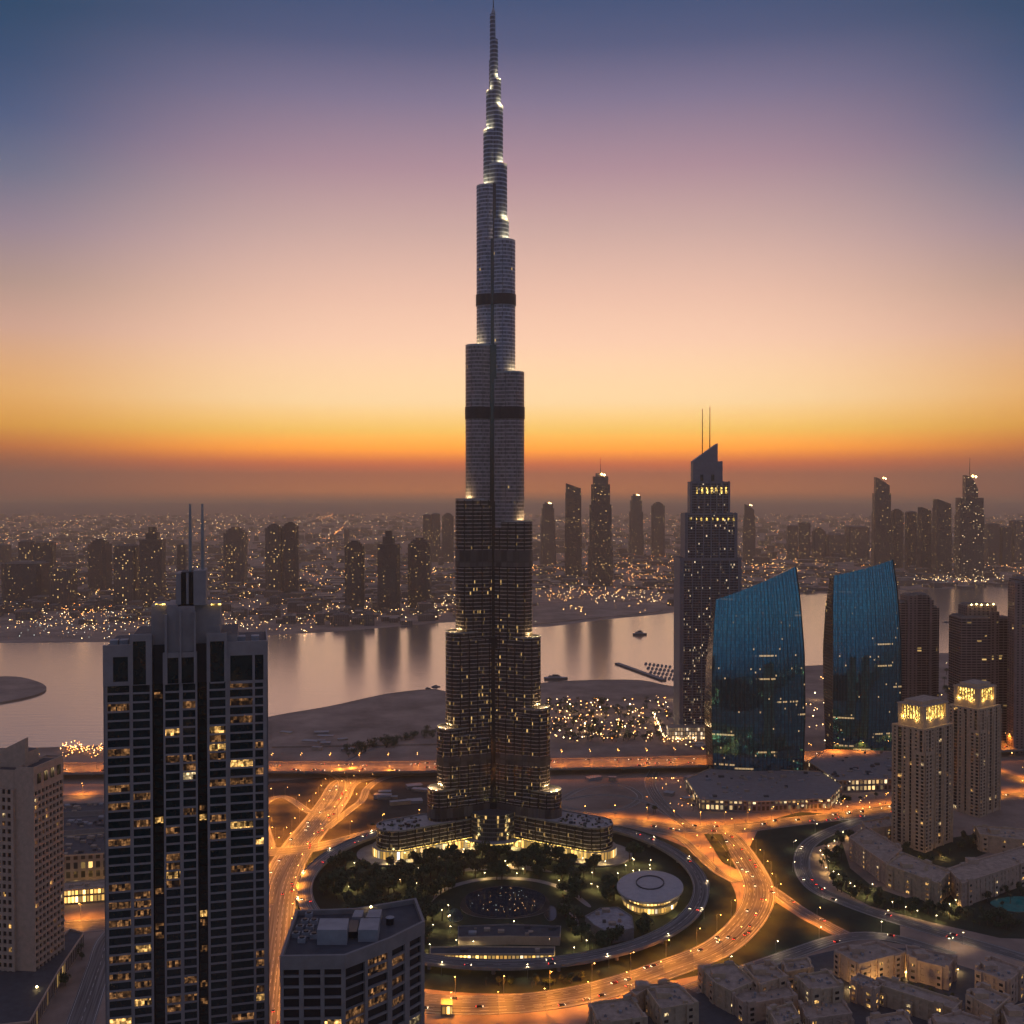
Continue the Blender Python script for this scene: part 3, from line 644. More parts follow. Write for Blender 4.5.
for a in (
    (-6, 7, 544, 566, 'flat', 0, 'dark flat-topped tower cut off by the left edge of the photo'),
    (18, 31, 540, 590, 'flat', 1, 'hazy pair of flat towers at far left, the left one'), (32, 51, 541, 592, 'flat', 2, 'hazy pair of flat towers at far left, the right and wider one'),
    (0, 39, 562, 606, 'flat', 2, 'broad dark slab block in front of the hazy pair at far left'), (49, 71, 567, 608, 'flat', 1, 'short block just right of the broad dark slab at far left'),
    (87, 107, 539, 592, 'round', 0, 'round-topped residential tower, first of three left of the grey twin-mast tower'),
    (113, 135, 544, 606, 'flat', 1, 'flat-topped residential tower, second of three left of the grey twin-mast tower'),
    (139, 161, 527, 607, 'crowned', 0, 'tower with narrow stepped cap, third of three left of the grey twin-mast tower'),
    (177, 185, 543, 590, 'flat', 2, 'slim dark tower showing just left of the twin masts'),
    (223, 244, 527, 585, 'round', 1, 'domed tower just right of the twin masts'),
    (265, 281, 524, 596, 'round', 1, 'left one of the touching round-topped pair with lit base'), (281.5, 297.5, 522, 596, 'round', 2, 'right one of the touching round-topped pair with lit base'),
    (344, 363.5, 541, 611, 'round', 2, 'waterfront round-topped tower, left of the three by the bay'), (378, 398, 531, 613, 'crowned', 2, 'waterfront tower with small cap, middle of the three by the bay'), (408, 430, 538, 608, 'round', 2, 'waterfront round-topped tower, right of the three by the bay'),
    (344, 349, 528, 552, 'flat', 1, 'tiny hazy tower above the left waterfront tower'),
    (423, 431, 514, 562, 'flat', 1, 'faint far tower left of the supertall, first of three'), (431, 440, 513, 562, 'flat', 1, 'faint far tower left of the supertall, second of three'), (442, 453.5, 513, 562, 'round', 1, 'faint far tower left of the supertall, third of three'),
    (541, 555, 502, 566, 'taper', 1, 'hazy tower with ringed top, just right of the supertall'), (565, 582, 483, 577, 'slant', 0, 'dark tower with slanted top left of the spired tower'),
    (590, 612, 473, 586, 'taper', 0, 'tall dark tower with thin spire and lit cap beyond the bay', 457), (630, 643, 494, 557, 'taper', 1, 'hazy tower with lit ringed cap right of the spired tower'),
    (652, 665, 502, 557, 'round', 1, 'hazy round-topped tower left of the grey stepped tower'), (744, 756, 504, 562, 'sail', 1, 'hazy curved tower with bright tip right of the grey stepped tower'),
    (788, 798, 525, 560, 'flat', 1, 'first faint tower in the hazy row above the glass pair'), (800, 811, 522, 560, 'flat', 1, 'second faint tower in the hazy row above the glass pair'), (814, 826, 528, 560, 'round', 1, 'third faint tower in the hazy row above the glass pair'),
    (828, 847, 534, 560, 'flat', 1, 'fourth and lowest, broad block in the hazy row above the glass pair'), (849, 870, 526, 560, 'flat', 1, 'fifth, broad block in the hazy row above the glass pair'),
    (875, 892, 477, 571, 'sail', 0, 'tall tower with pointed sail top above the right glass tower'), (892, 904, 509, 568, 'round', 2, 'round-topped tower against the pointed sail-topped one'),
    (907, 917, 511, 570, 'flat', 2, 'slim flat tower, third from left in the right skyline group'), (920, 932, 507, 572, 'slant', 2, 'slim slant-topped tower, fourth from left in the right skyline group'),
    (936, 952, 499, 574, 'slant', 0, 'dark slant-topped tower left of the brightly lit one'), (961, 985, 475, 579, 'sail', 3, 'brightly window-lit tower with curved top and spire near the right edge', 457),
    (988, 1000, 523, 566, 'flat', 1, 'hazy low tower just right of the brightly lit one'), (1002, 1012, 526, 566, 'flat', 2, 'hazy low tower second from the right edge'), (1014, 1030, 520, 566, 'flat', 1, 'hazy low tower at the right edge')):
    far_tower(*a)

# ================================================================== NEAR AND MIDDLE BUILDINGS
def windows(r, quads, name='window', mats=None, p=(.86, .06, .06, .02), cap=100, key=None):
    """quads: list of four world/local points; the 100 that show largest are parts of their own, the rest one stuff part"""
    mats = mats or [M['glassd'], M['lit_b'], M['lit_a'], M['lit_c']]
    if key: quads = sorted(quads, key=key)
    rest = MB()
    for i, q in enumerate(quads):
        m = rnd.choices(mats, p)[0]
        if i < cap:
            b = MB(); b.poly(q, m); b.build(name, r)
        else: rest.poly(q, m)
    if rest.f: rest.build(name+'_rest' if False else 'window_grid', r, kind='stuff')
def face_grid(wall, quads, a, c, z0, z1, cols, fh, m, rec=.6, sp=.32, ztop=0, blank=0.0):
    """wall with recessed windows between a and c (outward normal to the right of a->c). cols: (u0,u1) fractions. adds piers/spandrels to wall mesh"""
    a, c = Vector(a[:2]), Vector(c[:2]); d = c-a; L = d.length; d.normalize(); n = Vector((d.y, -d.x))
    P = lambda u, o, z: ((a+d*u*L+n*o).x, (a+d*u*L+n*o).y, z)
    def slab(u0, u1, za, zb, o):             # proud box from o=-rec... to o
        wall.poly([P(u0, o, za), P(u1, o, za), P(u1, o, zb), P(u0, o, zb)], m)
        wall.poly([P(u0, o, zb), P(u1, o, zb), P(u1, -rec, zb), P(u0, -rec, zb)], m)
        wall.poly([P(u0, -rec, za), P(u1, -rec, za), P(u1, o, za), P(u0, o, za)], m)
        wall.poly([P(u0, -rec, za), P(u0, o, za), P(u0, o, zb), P(u0, -rec, zb)], m)
        wall.poly([P(u1, o, za), P(u1, -rec, za), P(u1, -rec, zb), P(u1, o, zb)], m)
    edges = [0]+[x for cc in cols for x in cc[:2]]+[1]
    for k in range(0, len(edges), 2):
        if edges[k+1]-edges[k] > 1e-4: slab(edges[k], edges[k+1], z0, z1, 0)
    nf = int((z1-ztop-z0)/fh)
    sp0 = sp
    for cc in cols:
        u0, u1 = cc[:2]; sp = cc[2] if len(cc) > 2 else sp0
        if ztop: slab(u0, u1, z1-ztop, z1, -.1)
        zz = z1-ztop
        for f in range(nf):
            t = zz-f*fh; 
            if blank and rnd.random() < blank: slab(u0, u1, t-fh, t, -.1); continue
            slab(u0, u1, t-fh, t-fh*(1-sp), -.1)
            quads.append([P(u0, -rec, t-fh*(1-sp)), P(u1, -rec, t-fh*(1-sp)), P(u1, -rec, t), P(u0, -rec, t)])
        bt = zz-nf*fh
        if bt > z0+.1: slab(u0, u1, z0, bt, -.1)

# ---- foreground tower on the left, twin masts
def local_x(px, Y0, X0, th, py=800):          # intersect the column's vertical plane with the tower's front plane
    x, y, _ = ray(px, py); r = Vector((x, y)); o = Vector((X0, Y0)); dx = Vector((math.cos(th), math.sin(th)))
    den = r.x*dx.y-r.y*dx.x; t = (o.x*dx.y-o.y*dx.x)/den; p = r*t; return (p-o).dot(dx)
TH = math.radians(13.8); TX, TY = XY(187, 800, 400), 400
fx = lambda px: local_x(px, TY, TX, TH)
def zl(px, py):                              # height where a picture point meets the tower's front plane
    u = fx(px); p = Vector((TX+math.cos(TH)*u, TY+math.sin(TH)*u)); return ZY(py, p.y)
tw = root('twin_mast_tower', 'dark glass and grey stone tower with twin masts filling the left foreground', 'skyscraper', (TX, TY, 0), TH)
xl, xr = fx(104), fx(268.5); wall = MB(); dep = 40
ztL, ztL2, ztC, ztT = zl(115, 645), zl(140, 634), zl(190, 606), zl(190, 571)
fh = 3.42
def rel(px): return fx(px)
quads = []; dark = MB()
def bayface(pa, pb, ytop, cols, y=0.0, ztop=0, sp=.2):
    a, c = (rel(pa), y), (rel(pb), y); L = c[0]-a[0]
    face_grid(wall, quads, a, c, 0, ytop, [((rel(q0)-a[0])/L, (rel(q1)-a[0])/L) for q0, q1 in cols], fh, M['purple'], rec=.55, sp=sp, ztop=ztop)
zmain = zl(115, 686)
bayface(104, 131.5, zmain, [(108, 130)]); bayface(131.5, 153, zmain, [(133.5, 150.5)], -.5)
bayface(164, 198, zmain, [(166, 180), (183.5, 196)], -1.0)
bayface(207.5, 228, zmain, [(210, 226)], -.5); bayface(228, 268.5, zmain, [(230.5, 253), (255.5, 263.5)])
# glass behind the dark vertical slots, and the body
for q0, q1 in ((153, 164), (198, 207.5)):
    wall.box(rel(q0)-.3, rel(q1)+.3, 2.2, 6, 0, zmain+8, M['glassd'])
    for k in range(int(zmain/fh)):
        t = zmain-k*fh; quads.append([(rel(q0)+.5, 2.1, t-fh+1.0), (rel(q1)-.5, 2.1, t-fh+1.0), (rel(q1)-.5, 2.1, t), (rel(q0)+.5, 2.1, t)])
wall.box(xl+.5, xr-.5, 2.6, dep, 0, zmain-.3, M['purple'], M['dgrey'])
# right side wall with its own windows; left side plain
face_grid(wall, quads, (xr, 0), (xr, dep), 0, zmain, [(.08+.155*k, .2+.155*k) for k in range(6)], fh, M['purple'], rec=.5)
face_grid(wall, quads, (xl, dep), (xl, 0), 0, zmain, [(.08+.155*k, .2+.155*k) for k in range(6)], fh, M['purple'], rec=.5)
wall.build('wall', tw)
zc = lambda q: abs(q[0][2]-zmain)+ (0 if q[0][1] < 5 else 200)
windows(tw, quads, p=(.8, .15, .04, .01), cap=100, key=zc, mats=[M['glasst'], M['lit_b'], M['lit_a'], M['lit_c']])
# the top storeys: tall windows in stone frames, stepped
cr = MB(); cq = []
def topbay(pa, pb, zt, y, cols, w0, w1):     # one framed block; w0,w1 picture rows of the window
    a, c = rel(pa), rel(pb)
    L = c-a; zb = zmain+.02
    es = [a]+[rel(v) for cc in cols for v in cc]+[c]
    for k in range(0, len(es), 2): cr.box(es[k], es[k+1], y-.4, y+.8, zb, zt, M['purple'])
    zw0, zw1 = zl((pa+pb)/2, w1), zl((pa+pb)/2, w0)
    for q0, q1 in cols:
        cr.box(rel(q0), rel(q1), y-.3, y+.7, zw1, zt-.02, M['purple']); cr.box(rel(q0), rel(q1), y-.3, y+.7, zb+.01, zw0, M['purple'])
        cq.append([(rel(q0), y+.5, zw0), (rel(q1), y+.5, zw0), (rel(q1), y+.5, zw1), (rel(q0), y+.5, zw1)])
    return a, c
topbay(104, 131.5, ztL, -.1, [(114, 129)], 657, 682); topbay(131.5, 153, ztL2, -.6, [(134, 147)], 641, 684.5)
topbay(164, 198, zl(181, 657)+2, -1.2, [(168, 179.5), (182.5, 196)], 657, 683); topbay(207.5, 228, zl(218, 633), -.6, [(211, 225)], 641, 683); topbay(228, 268.5, zl(250, 641), -.1, [(231, 253), (255.5, 264)], 655, 683)
cr.box(rel(104)+.4, rel(131.5), .9, dep-1, zmain-.2, ztL-1.5, M['purple'], M['dgrey']); cr.box(rel(131.5)+.2, rel(153), .9, dep-6, zmain-.2, ztL2-1.2, M['purple'], M['dgrey'])
cr.box(rel(207.5), rel(238), .9, dep-6, zmain-.2, ztL2-1.4, M['purple'], M['dgrey']); cr.box(rel(238)+.02, xr-.4, .9, dep-1, zmain-.2, ztL-1.7, M['purple'], M['dgrey'])
cr.box(xr-.5, xr, 1.0, dep, zmain+.01, zl(265, 641)-.02, M['purple'])
cr.box(rel(153)+.2, rel(207.5)-.2, 1.6, dep-9, zmain-.2, zl(180, 645), M['dsteel'], M['dgrey'])
# stepped centre
zA = ztC
cr.box(rel(168), rel(178.8), .2, 20, zmain, zA+.5, M['purple']); cr.box(rel(151.5), rel(168)-.02, 3, 20, zmain+10, zA, M['purple']); cr.box(rel(196)+.02, rel(221), 3, 20, zmain+10, zA+.1, M['purple'])
cr.box(rel(178.8)+.02, rel(196), -.2, 20, zl(181, 657)+2.03, zA-.1, M['purple'])
cr.box(rel(166), rel(168.5), -1.9, .0, zmain, zA-3, M['purple']); cr.box(rel(181), rel(182.6), -2.4, -1.0, zmain, zl(181, 610), M['purple']); cr.box(rel(195), rel(197), -2.2, -.25, zmain, zA-2, M['purple'])
cr.box(rel(177), rel(182), 1, 16, zA+.52, ztT-1, M['purple']); cr.box(rel(182)+.02, rel(194.5), 2, 16, zA+.52, ztT-.6, M['glassd'], M['dgrey']); cr.box(rel(187.2), rel(189.6), 1.3, 2.1, zA+.52, ztT-.8, M['purple']); cr.box(rel(194.5)+.02, rel(207), .6, 16, zA+.12, ztT, M['purple'])
cr.build('crown', tw)
for q in cq: w_ = MB(); w_.poly(q, M['glasst']); w_.build('crown_window', tw)
for px in (190.6, 203):
    s = MB(); s.tube((rel(px), 8, ztT-1), (rel(px), 8, zl(px, 530)), .75, .65, M['steel'], 10); s.tube((rel(px), 8, zl(px, 530)), (rel(px), 8, zl(px, 504)), .6, .42, M['steel'], 10); s.build('mast', tw)
b = MB()
for u in (rel(112), rel(122), rel(242), rel(256)): b.box(u-1.5, u+1.5, 8, 13, ztL-1.5, ztL+.6, M['lgrey'])
b.build('roof_plant', tw)
b = MB(); b.box(rel(156), rel(166), 1.4, 1.9, zl(160, 605.5), zl(160, 604.2), M['gold_wall']); b.box(rel(212), rel(222), 1.4, 1.9, zl(215, 605.5), zl(215, 604.2), M['gold_wall']); b.build('roof_light', tw)

# ---- office block with kinked front, bottom centre-left, seen from above
ZR = 197.0
rp = [G(x, y, ZR) for x, y in ((280, 956), (296, 910), (356, 908), (416, 898), (424.5, 921), (390, 938), (366, 947), (345, 955))]
cen = sum(rp, Vector())/8
ob = root('kinked_office_block', 'grey stone office block with kinked front and flat plant roof, bottom foreground', 'office building', (cen.x, cen.y, 0))
pl = [(p.x-cen.x, p.y-cen.y) for p in rp][::-1]      # anticlockwise
A, B_, C2, D2, E2, F1, F2, Gk = [(p.x-cen.x, p.y-cen.y) for p in rp]
wall = MB(); quads = []
fhh = 3.55
face_grid(wall, quads, A, Gk, 0, ZR-3.5, [(.05, .29), (.36, .62), (.68, .94)], fhh, M['concrete'], .8, .2, ztop=.3)
def lerp(a, c, t): return (a[0]+(c[0]-a[0])*t, a[1]+(c[1]-a[1])*t)
face_grid(wall, quads, Gk, F2, 0, ZR-4.5, [(.03, .95)], fhh, M['concrete'], 1.0, .1, ztop=.3)
face_grid(wall, quads, F2, F1, 0, ZR-4, [(.08, .9)], fhh, M['concrete'], .8, .22, ztop=.3)
face_grid(wall, quads, F1, E2, 0, ZR-4, [(.06, .42), (.56, .9)], fhh, M['concrete'], .8, .22, ztop=.3)
face_grid(wall, quads, E2, D2, 0, ZR-4, [(.1+.22*k, .26+.22*k) for k in range(4)], fhh, M['concrete'], .8, .22)
face_grid(wall, quads, B_, A, 0, ZR-4, [(.08+.16*k, .2+.16*k) for k in range(5)], fhh, M['concrete'], .8, .22)
inn = inset(pl, 1.2); wall.prism(inn, 0, ZR-4.2, M['glassd'], M['dgrey'])
wall.build('wall', ob)
b = MB(); b.ring(inset(pl, -.15), 1.0, ZR-4.6, ZR, M['concrete']); b.build('parapet', ob)
b = MB(); b.poly([(x, y, ZR-1.8) for x, y in inset(pl, .8)], M['dgrey']); b.build('roof', ob)
windows(ob, quads, p=(.84, .13, .02, .01), key=lambda q: -q[0][2]+(0 if q[0][1] < 10 else 60))
def rbox(b, px0, px1, py0, py1, h, m, top=None, z=ZR-1.8):   # block on the roof, footprint given at roof level
    q = [G(px0, py1, z), G(px1, py1, z), G(px1+2, py0, z), G(px0+3, py0, z)]; b.prism([(p.x-cen.x, p.y-cen.y) for p in q], z, z+h, m, top or m)
b = MB(); rbox(b, 317, 347, 933, 945, 5.2, M['lgrey']); b.build('plant_room', ob)
b = MB(); rbox(b, 358, 378, 930, 942, 4.2, M['lgrey']); b.build('stair_head', ob)
b = MB(); rbox(b, 347.5, 357, 926, 938, 2.2, M['dsteel']); rbox(b, 352, 362, 917, 924, 2.6, M['lgrey']); rbox(b, 366, 380, 917, 925, 2.8, M['lgrey']); b.build('duct', ob)
for px, py in ((305, 924), (310, 930), (300, 930), (314, 924), (306, 936), (296, 937), (302, 942), (314, 938), (309, 917)):
    p = G(px, py, ZR-1.8); b = MB(); x, y = p.x-cen.x, p.y-cen.y
    b.box(x-1.3, x+1.3, y-1.1, y+1.1, ZR-1.8, ZR-.2, M['lgrey']); cu_ = b.build('cooling_unit', ob); b = MB(); b.tube((x, y, ZR-.2), (x, y, ZR+.2), .9, .9, M['dsteel'], 12); b.build('fan', cu_)
p = G(390, 924, ZR-1.8); b = MB(); x, y = p.x-cen.x, p.y-cen.y; b.tube((x, y, ZR-1.8), (x, y, ZR+.6), 1.4, 1.4, M['dsteel'], 14); b.tube((x, y, ZR+.61), (x, y, ZR+.9), 1.6, 1.0, M['lgrey'], 14); b.build('exhaust_vent', ob)
p = G(371, 913, ZR-1.8); b = MB(); b.ball((p.x-cen.x, p.y-cen.y, ZR+.5), .45, M['lamp_g']); b.build('roof_lamp', ob)

# ---- apartment block cut by the left edge
NC = G(35.5, 987); th = math.radians(-9)
eb = root('edge_apartment_block', 'rose-beige apartment block cut by the left edge of the photo', 'apartment building', (NC.x, NC.y, 0), th)
Hh = ZY(770, NC.y); wall = MB(); quads = []; dd = 36
face_grid(wall, quads, (0, 0), (0, dd), 0, Hh, [(.03+.122*k, .118+.122*k) for k in range(8)], 5.0, M['beige2'], 1.3, .4, ztop=16)
face_grid(wall, quads, (-14, -.6), (0, 0), 0, Hh, [], 5.0, M['beige2'], .8)
face_grid(wall, quads, (-40, -3), (-14.2, -3), 0, Hh-14, [(.03+.16*k, .13+.16*k) for k in range(6)], 5.6, M['beige2'], .9, .42)
wall.box(-14.2, -14.0, -3, 2, 0, Hh-14, M['beige2'])
wall.box(-39.8, -1.4, 1.4, dd, 0, Hh-1, M['beige2'], M['dgrey']); wall.box(-39.8, -14.3, -2, 1.39, 0, Hh-14.2, M['beige2'], M['roofb'])
wall.build('wall', eb)
windows(eb, quads, p=(.93, .04, .02, .01), key=lambda q: (0 if q[0][0] > -2 else 60)-q[0][2])
b = MB(); b.prism([(-40, 8), (-12, 8), (-12, 12), (-40, 12)], Hh-1, Hh+20, M['beige2'], M['dgrey'], ztop=lambda x, y: Hh+6+(x+40)*.5); b.box(-30, -13, 12.1, 26, Hh-1, Hh+9, M['beige2'], M['dgrey']); b.build('penthouse', eb)
b = MB()
for k in range(4): b.box(-.02, .35, 4+k*8, 8.2+k*8, Hh-11, Hh-4, M['glassd'])
b.build('attic_window', eb)
b = MB(); b.ring([(-13.8, .2), (-.3, .2), (-.3, dd), (-13.8, dd)], .7, Hh, Hh+1.6, M['beige2']); b.build('parapet', eb)
pd = root('podium_building', 'low podium with pillars at the foot of the edge apartment block', 'building', tuple(G(30, 1010)))
b = MB(); o = G(30, 1010); q = [G(x, y) for x, y in ((-60, 1050), (30, 1040), (60, 985), (84, 948), (70, 944), (40, 972), (-60, 990))]; q = [(p.x-o.x, p.y-o.y) for p in q]
b.prism(q, 0, 11, facade('podium_pillars', (.3, .24, .2), (.03, .03, .035), bw=4.4, fh=10.5, mull=.4, span=.16, lit=.15, lstr=1.0), M['dgrey']); b.build('wall', pd)
b = MB(); b.ring(inset(q, -.2), .8, 11, 12.2, M['beige2']); b.build('parapet', pd)
b = MB(); b.ball((2, 6, 13), .9, M['lamp_g']); b.ball((-20, 0, 2), .7, M['lamp_g']); b.build('lamp', pd)
# ---- lit hotel wing and dark roofs between the left edge block and the tower
def simple_block(name, label, cat, pxs, z, side, top, extras=()):
    P = [G(x, y, z) for x, y in pxs]; o = sum(P, Vector())/len(P); r = root(name, label, cat, (o.x, o.y, 0)); q = [(p.x-o.x, p.y-o.y) for p in P]
    ar = sum(q[i][0]*q[(i+1) % len(q)][1]-q[(i+1) % len(q)][0]*q[i][1] for i in range(len(q)))
    if ar < 0: q = q[::-1]
    b = MB(); b.prism(q, 0, z, side, top); sw_ = b.build('wall', r)
    b = MB(); b.ring(inset(q, -.12), .6, z-.3, z+1.0, M['beige3'] if side not in (M['concrete'],) else M['concrete']); b.build('parapet', sw_)
    b = MB(); 
    xs = [p[0] for p in q]; ys = [p[1] for p in q]
    for k in range(max(6, min(46, int((max(xs)-min(xs))*(max(ys)-min(ys))/160)))):
        x, y = rnd.uniform(min(xs)*.85, max(xs)*.85), rnd.uniform(min(ys)*.8, max(ys)*.8); s = rnd.uniform(.8, 3.2)
        if not inside(x, y, inset(q, 4)): continue
        b.box(x-s, x+s, y-s*.7, y+s*.7, z, z+rnd.uniform(1, 2.6), rnd.choice([M['lgrey'], M['dgrey'], M['roofb']]))
    if b.f: b.build('roof_plant', r, kind='stuff')
    return r, q
hotel = facade('hotel_wing_front', (.33, .25, .19), (.03, .03, .03), bw=6.2, fh=8, mull=.45, span=.3, lit=.12, lstr=1.3)
simple_block('hotel_wing', 'beige building with golden lit ground floor beyond the left edge block', 'building', ((40, 858), (118, 853), (130, 845), (118, 832), (50, 838)), 30, hotel, M['dgrey'])
arc2 = facade('golden_arcade', (.35, .27, .15), (.3, .2, .05), bw=3, fh=6.5, mull=.3, span=.25, lit=4, lcol=(1, .64, .2), lstr=3.0, clump=.05)
simple_block('golden_arcade', 'low arcade glowing gold in front of the beige building', 'building', ((40, 893), (130, 886), (130, 878), (40, 885)), 12, arc2, M['roofb'])
for i, (lab, pxs, z) in enumerate((('flat dark warehouse roof left of the twin-mast tower', ((62, 832), (110, 828), (112, 815), (62, 818)), 10), ('long pale shed roof just below the highway at left', ((60, 813), (112, 811), (112, 803), (60, 805)), 8))):
    simple_block('warehouse', lab, 'warehouse', pxs, z, M['concrete'], M['dgrey'])

# ---- grey stepped hotel tower with two antennas
DY = YB(737)
at = root('stepped_grey_tower', 'grey stepped tower with two thin antennas right of the supertall', 'skyscraper', (XY(708, 700, DY), DY, 0))
fa = facade('stepped_tower_glass', (.2, .2, .225), (.018, .018, .022), bw=2.15, fh=3.7, mull=.3, span=.36, lit=.08, lcol=(1, .75, .45), lstr=.8, clump=.015, wrough=.5)
lx = lambda px: (px-708)*DY/F
stone = mat('blue_grey_stone', (.2, .215, .25), .55, var=.08)
prev = 0
tiers = [(679, 741, 558, 52), (684.5, 737, 513, 44), (690, 730, 481.5, 34)]
b = MB()
for k, (a, c, py, dp) in enumerate(tiers):
    zt = ZY(py, DY); b.prism([(lx(a), -2+k*3), (lx(c), -2+k*3), (lx(c), dp-k*3), (lx(a), dp-k*3)], prev, zt, stone, M['dgrey'])
    prev = zt
b.build('side_wall', at)
prev = 0
b = MB(); g2 = MB()
for k, (a, c, py, dp) in enumerate(tiers):
    zt = ZY(py, DY)-3; y = -2+k*3-.35; i0, i1 = a+3.5-k, c-3.5+k
    b.prism([(lx(i0), y), (lx(i1), y)], prev, zt, fa, closed=False)
    n = 6
    for j in range(n+1):
        px = i0+(i1-i0)*j/n; g2.box(lx(px)-.7, lx(px)+.7, y-1.6, y+.2, prev, zt+4, stone)
    prev = ZY(py, DY)
b.build('glass_front', at); g2.build('fin', at)
zt2 = prev
b = MB(); c0 = [(lx(693), 8), (lx(718), 8), (lx(718), 26), (lx(693), 26)]
b.prism(c0, zt2, 0, stone, stone, ztop=lambda x, y: ZY(461, DY)+(x-lx(693))/(lx(718)-lx(693))*(ZY(443, DY)-ZY(461, DY))); b.box(lx(718)+.02, lx(723), 8.2, 26, zt2, ZY(461, DY), stone)
b.build('crown', at)
b = MB()
for px in (702, 713): b.box(lx(px)-2, lx(px)+2, 7.2, 8.1, zt2+1, zt2+10, M['glassd'])
b.build('crown_window', at)
for px, y0, y1 in ((703.5, 456, 408), (711, 449, 406)):
    b = MB(); b.tube((lx(px), 16, ZY(y0, DY)-3), (lx(px), 16, ZY(y1, DY)), .8, .45, M['dsteel'], 8); b.build('antenna', at)
for k, (xs, py) in enumerate((([697+4.8*j for j in range(7)], 490), ([690+5.4*j for j in range(9)], 519))):
    for px in xs:
        b = MB(); yy = -2+(2-k)*3-1.2; z = ZY(py, DY); b.box(lx(px)-1.1, lx(px)+1.1, yy-.4, yy, z-5 if k == 0 else z-2.2, z+4 if k == 0 else z+1.5, M['gold_wall']); b.build('crown_light', at)
b = MB(); b.box(lx(666), lx(706), -22, -3, 0, 18, facade('hotel_podium', (.35, .3, .27), (.2, .18, .15), bw=4, fh=6, mull=.35, span=.3, lit=1.0, lcol=(1, .8, .55), lstr=.9), M['roofb']); b.build('podium', at)

# ---- two glass sail towers
tealg = bpy.data.materials.new('teal_mirror_glass'); tealg.use_nodes = True
t = tealg.node_tree; pb = t.nodes['Principled BSDF']
uvn = nn(t, 'ShaderNodeUVMap', uv_map='uv'); sx = nn(t, 'ShaderNodeSeparateXYZ'); t.links.new(uvn.outputs[0], sx.inputs[0])
cu, cv = mth(t, 'FLOOR', mth(t, 'DIVIDE', sx.outputs[0], 1.8)), mth(t, 'FLOOR', mth(t, 'DIVIDE', sx.outputs[1], 4.0))
cb = nn(t, 'ShaderNodeCombineXYZ'); t.links.new(cu, cb.inputs[0]); t.links.new(cv, cb.inputs[1]); wn = nn(t, 'ShaderNodeTexWhiteNoise', noise_dimensions='3D'); t.links.new(cb.outputs[0], wn.inputs['Vector'])
# lit floors: a run of cells on a few floors
cbr = nn(t, 'ShaderNodeCombineXYZ'); t.links.new(mth(t, 'FLOOR', mth(t, 'DIVIDE', sx.outputs[0], 26)), cbr.inputs[0]); t.links.new(cv, cbr.inputs[1]); cbr.inputs[2].default_value = 7
wr = nn(t, 'ShaderNodeTexWhiteNoise', noise_dimensions='3D'); t.links.new(cbr.outputs[0], wr.inputs['Vector'])
run = mth(t, 'MULTIPLY', mth(t, 'LESS_THAN', wr.outputs['Value'], .045), mth(t, 'LESS_THAN', wn.outputs['Value'], .75))
one = mth(t, 'LESS_THAN', wn.outputs['Value'], .01)
lowm = nn(t, 'ShaderNodeMapRange'); t.links.new(sx.outputs[1], lowm.inputs[0]); lowm.inputs[1].default_value = 150; lowm.inputs[2].default_value = 205; lowm.inputs[3].default_value = 1; lowm.inputs[4].default_value = .08
fvv = mth(t, 'FRACT', mth(t, 'DIVIDE', sx.outputs[1], 4.0)); fuu = mth(t, 'FRACT', mth(t, 'DIVIDE', sx.outputs[0], 1.8))
cell = mth(t, 'MULTIPLY', mth(t, 'MULTIPLY', mth(t, 'GREATER_THAN', fvv, .35), mth(t, 'LESS_THAN', fvv, .85)), mth(t, 'GREATER_THAN', fuu, .2))
t.links.new(mth(t, 'MULTIPLY', mth(t, 'MULTIPLY', mth(t, 'MAXIMUM', run, one), cell), mth(t, 'MULTIPLY', lowm.outputs[0], .6)), pb.inputs['Emission Strength'])
pb.inputs['Emission Color'].default_value = (1, .66, .3, 1)
jo = mth(t, 'MULTIPLY', mth(t, 'GREATER_THAN', fvv, .06), mth(t, 'GREATER_THAN', fuu, .07))
mc = nn(t, 'ShaderNodeMix', data_type='RGBA'); t.links.new(jo, mc.inputs[0]); mc.inputs[6].default_value = (.03, .05, .06, 1); t.links.new(mc.outputs[2], pb.inputs['Base Color'])
pcol = ramp(t, wn.outputs['Value'], [(0, (.05, .23, .34)), (1, (.085, .40, .54))]); fu6 = mth(t, 'FRACT', mth(t, 'DIVIDE', sx.outputs[0], 5.4)); m6 = nn(t, 'ShaderNodeMix', data_type='RGBA')
t.links.new(mth(t, 'GREATER_THAN', fu6, .16), m6.inputs[0]); m6.inputs[6].default_value = (.02, .13, .19, 1); t.links.new(pcol, m6.inputs[7]); t.links.new(m6.outputs[2], mc.inputs[7])
gj = nn(t, 'ShaderNodeNewGeometry'); sj = nn(t, 'ShaderNodeVectorMath', operation='SUBTRACT'); t.links.new(wn.outputs['Color'], sj.inputs[0]); sj.inputs[1].default_value = (.5, .5, .5)
kj = nn(t, 'ShaderNodeVectorMath', operation='SCALE'); t.links.new(sj.outputs[0], kj.inputs[0]); kj.inputs['Scale'].default_value = .004
aj = nn(t, 'ShaderNodeVectorMath', operation='ADD'); t.links.new(gj.outputs['Normal'], aj.inputs[0]); t.links.new(kj.outputs[0], aj.inputs[1]); nj = nn(t, 'ShaderNodeVectorMath', operation='NORMALIZE'); t.links.new(aj.outputs[0], nj.inputs[0]); t.links.new(nj.outputs[0], pb.inputs['Normal'])
pb.inputs['Metallic'].default_value = .88; pb.inputs['Roughness'].default_value = .05
tealg.cycles.emission_sampling = 'NONE'
darkg = facade('sail_side_glass', (.03, .034, .04), (.012, .016, .022), bw=3, fh=4, mull=.12, span=.15, lit=.01, lstr=1.0, wmetal=.6, wrough=.3)
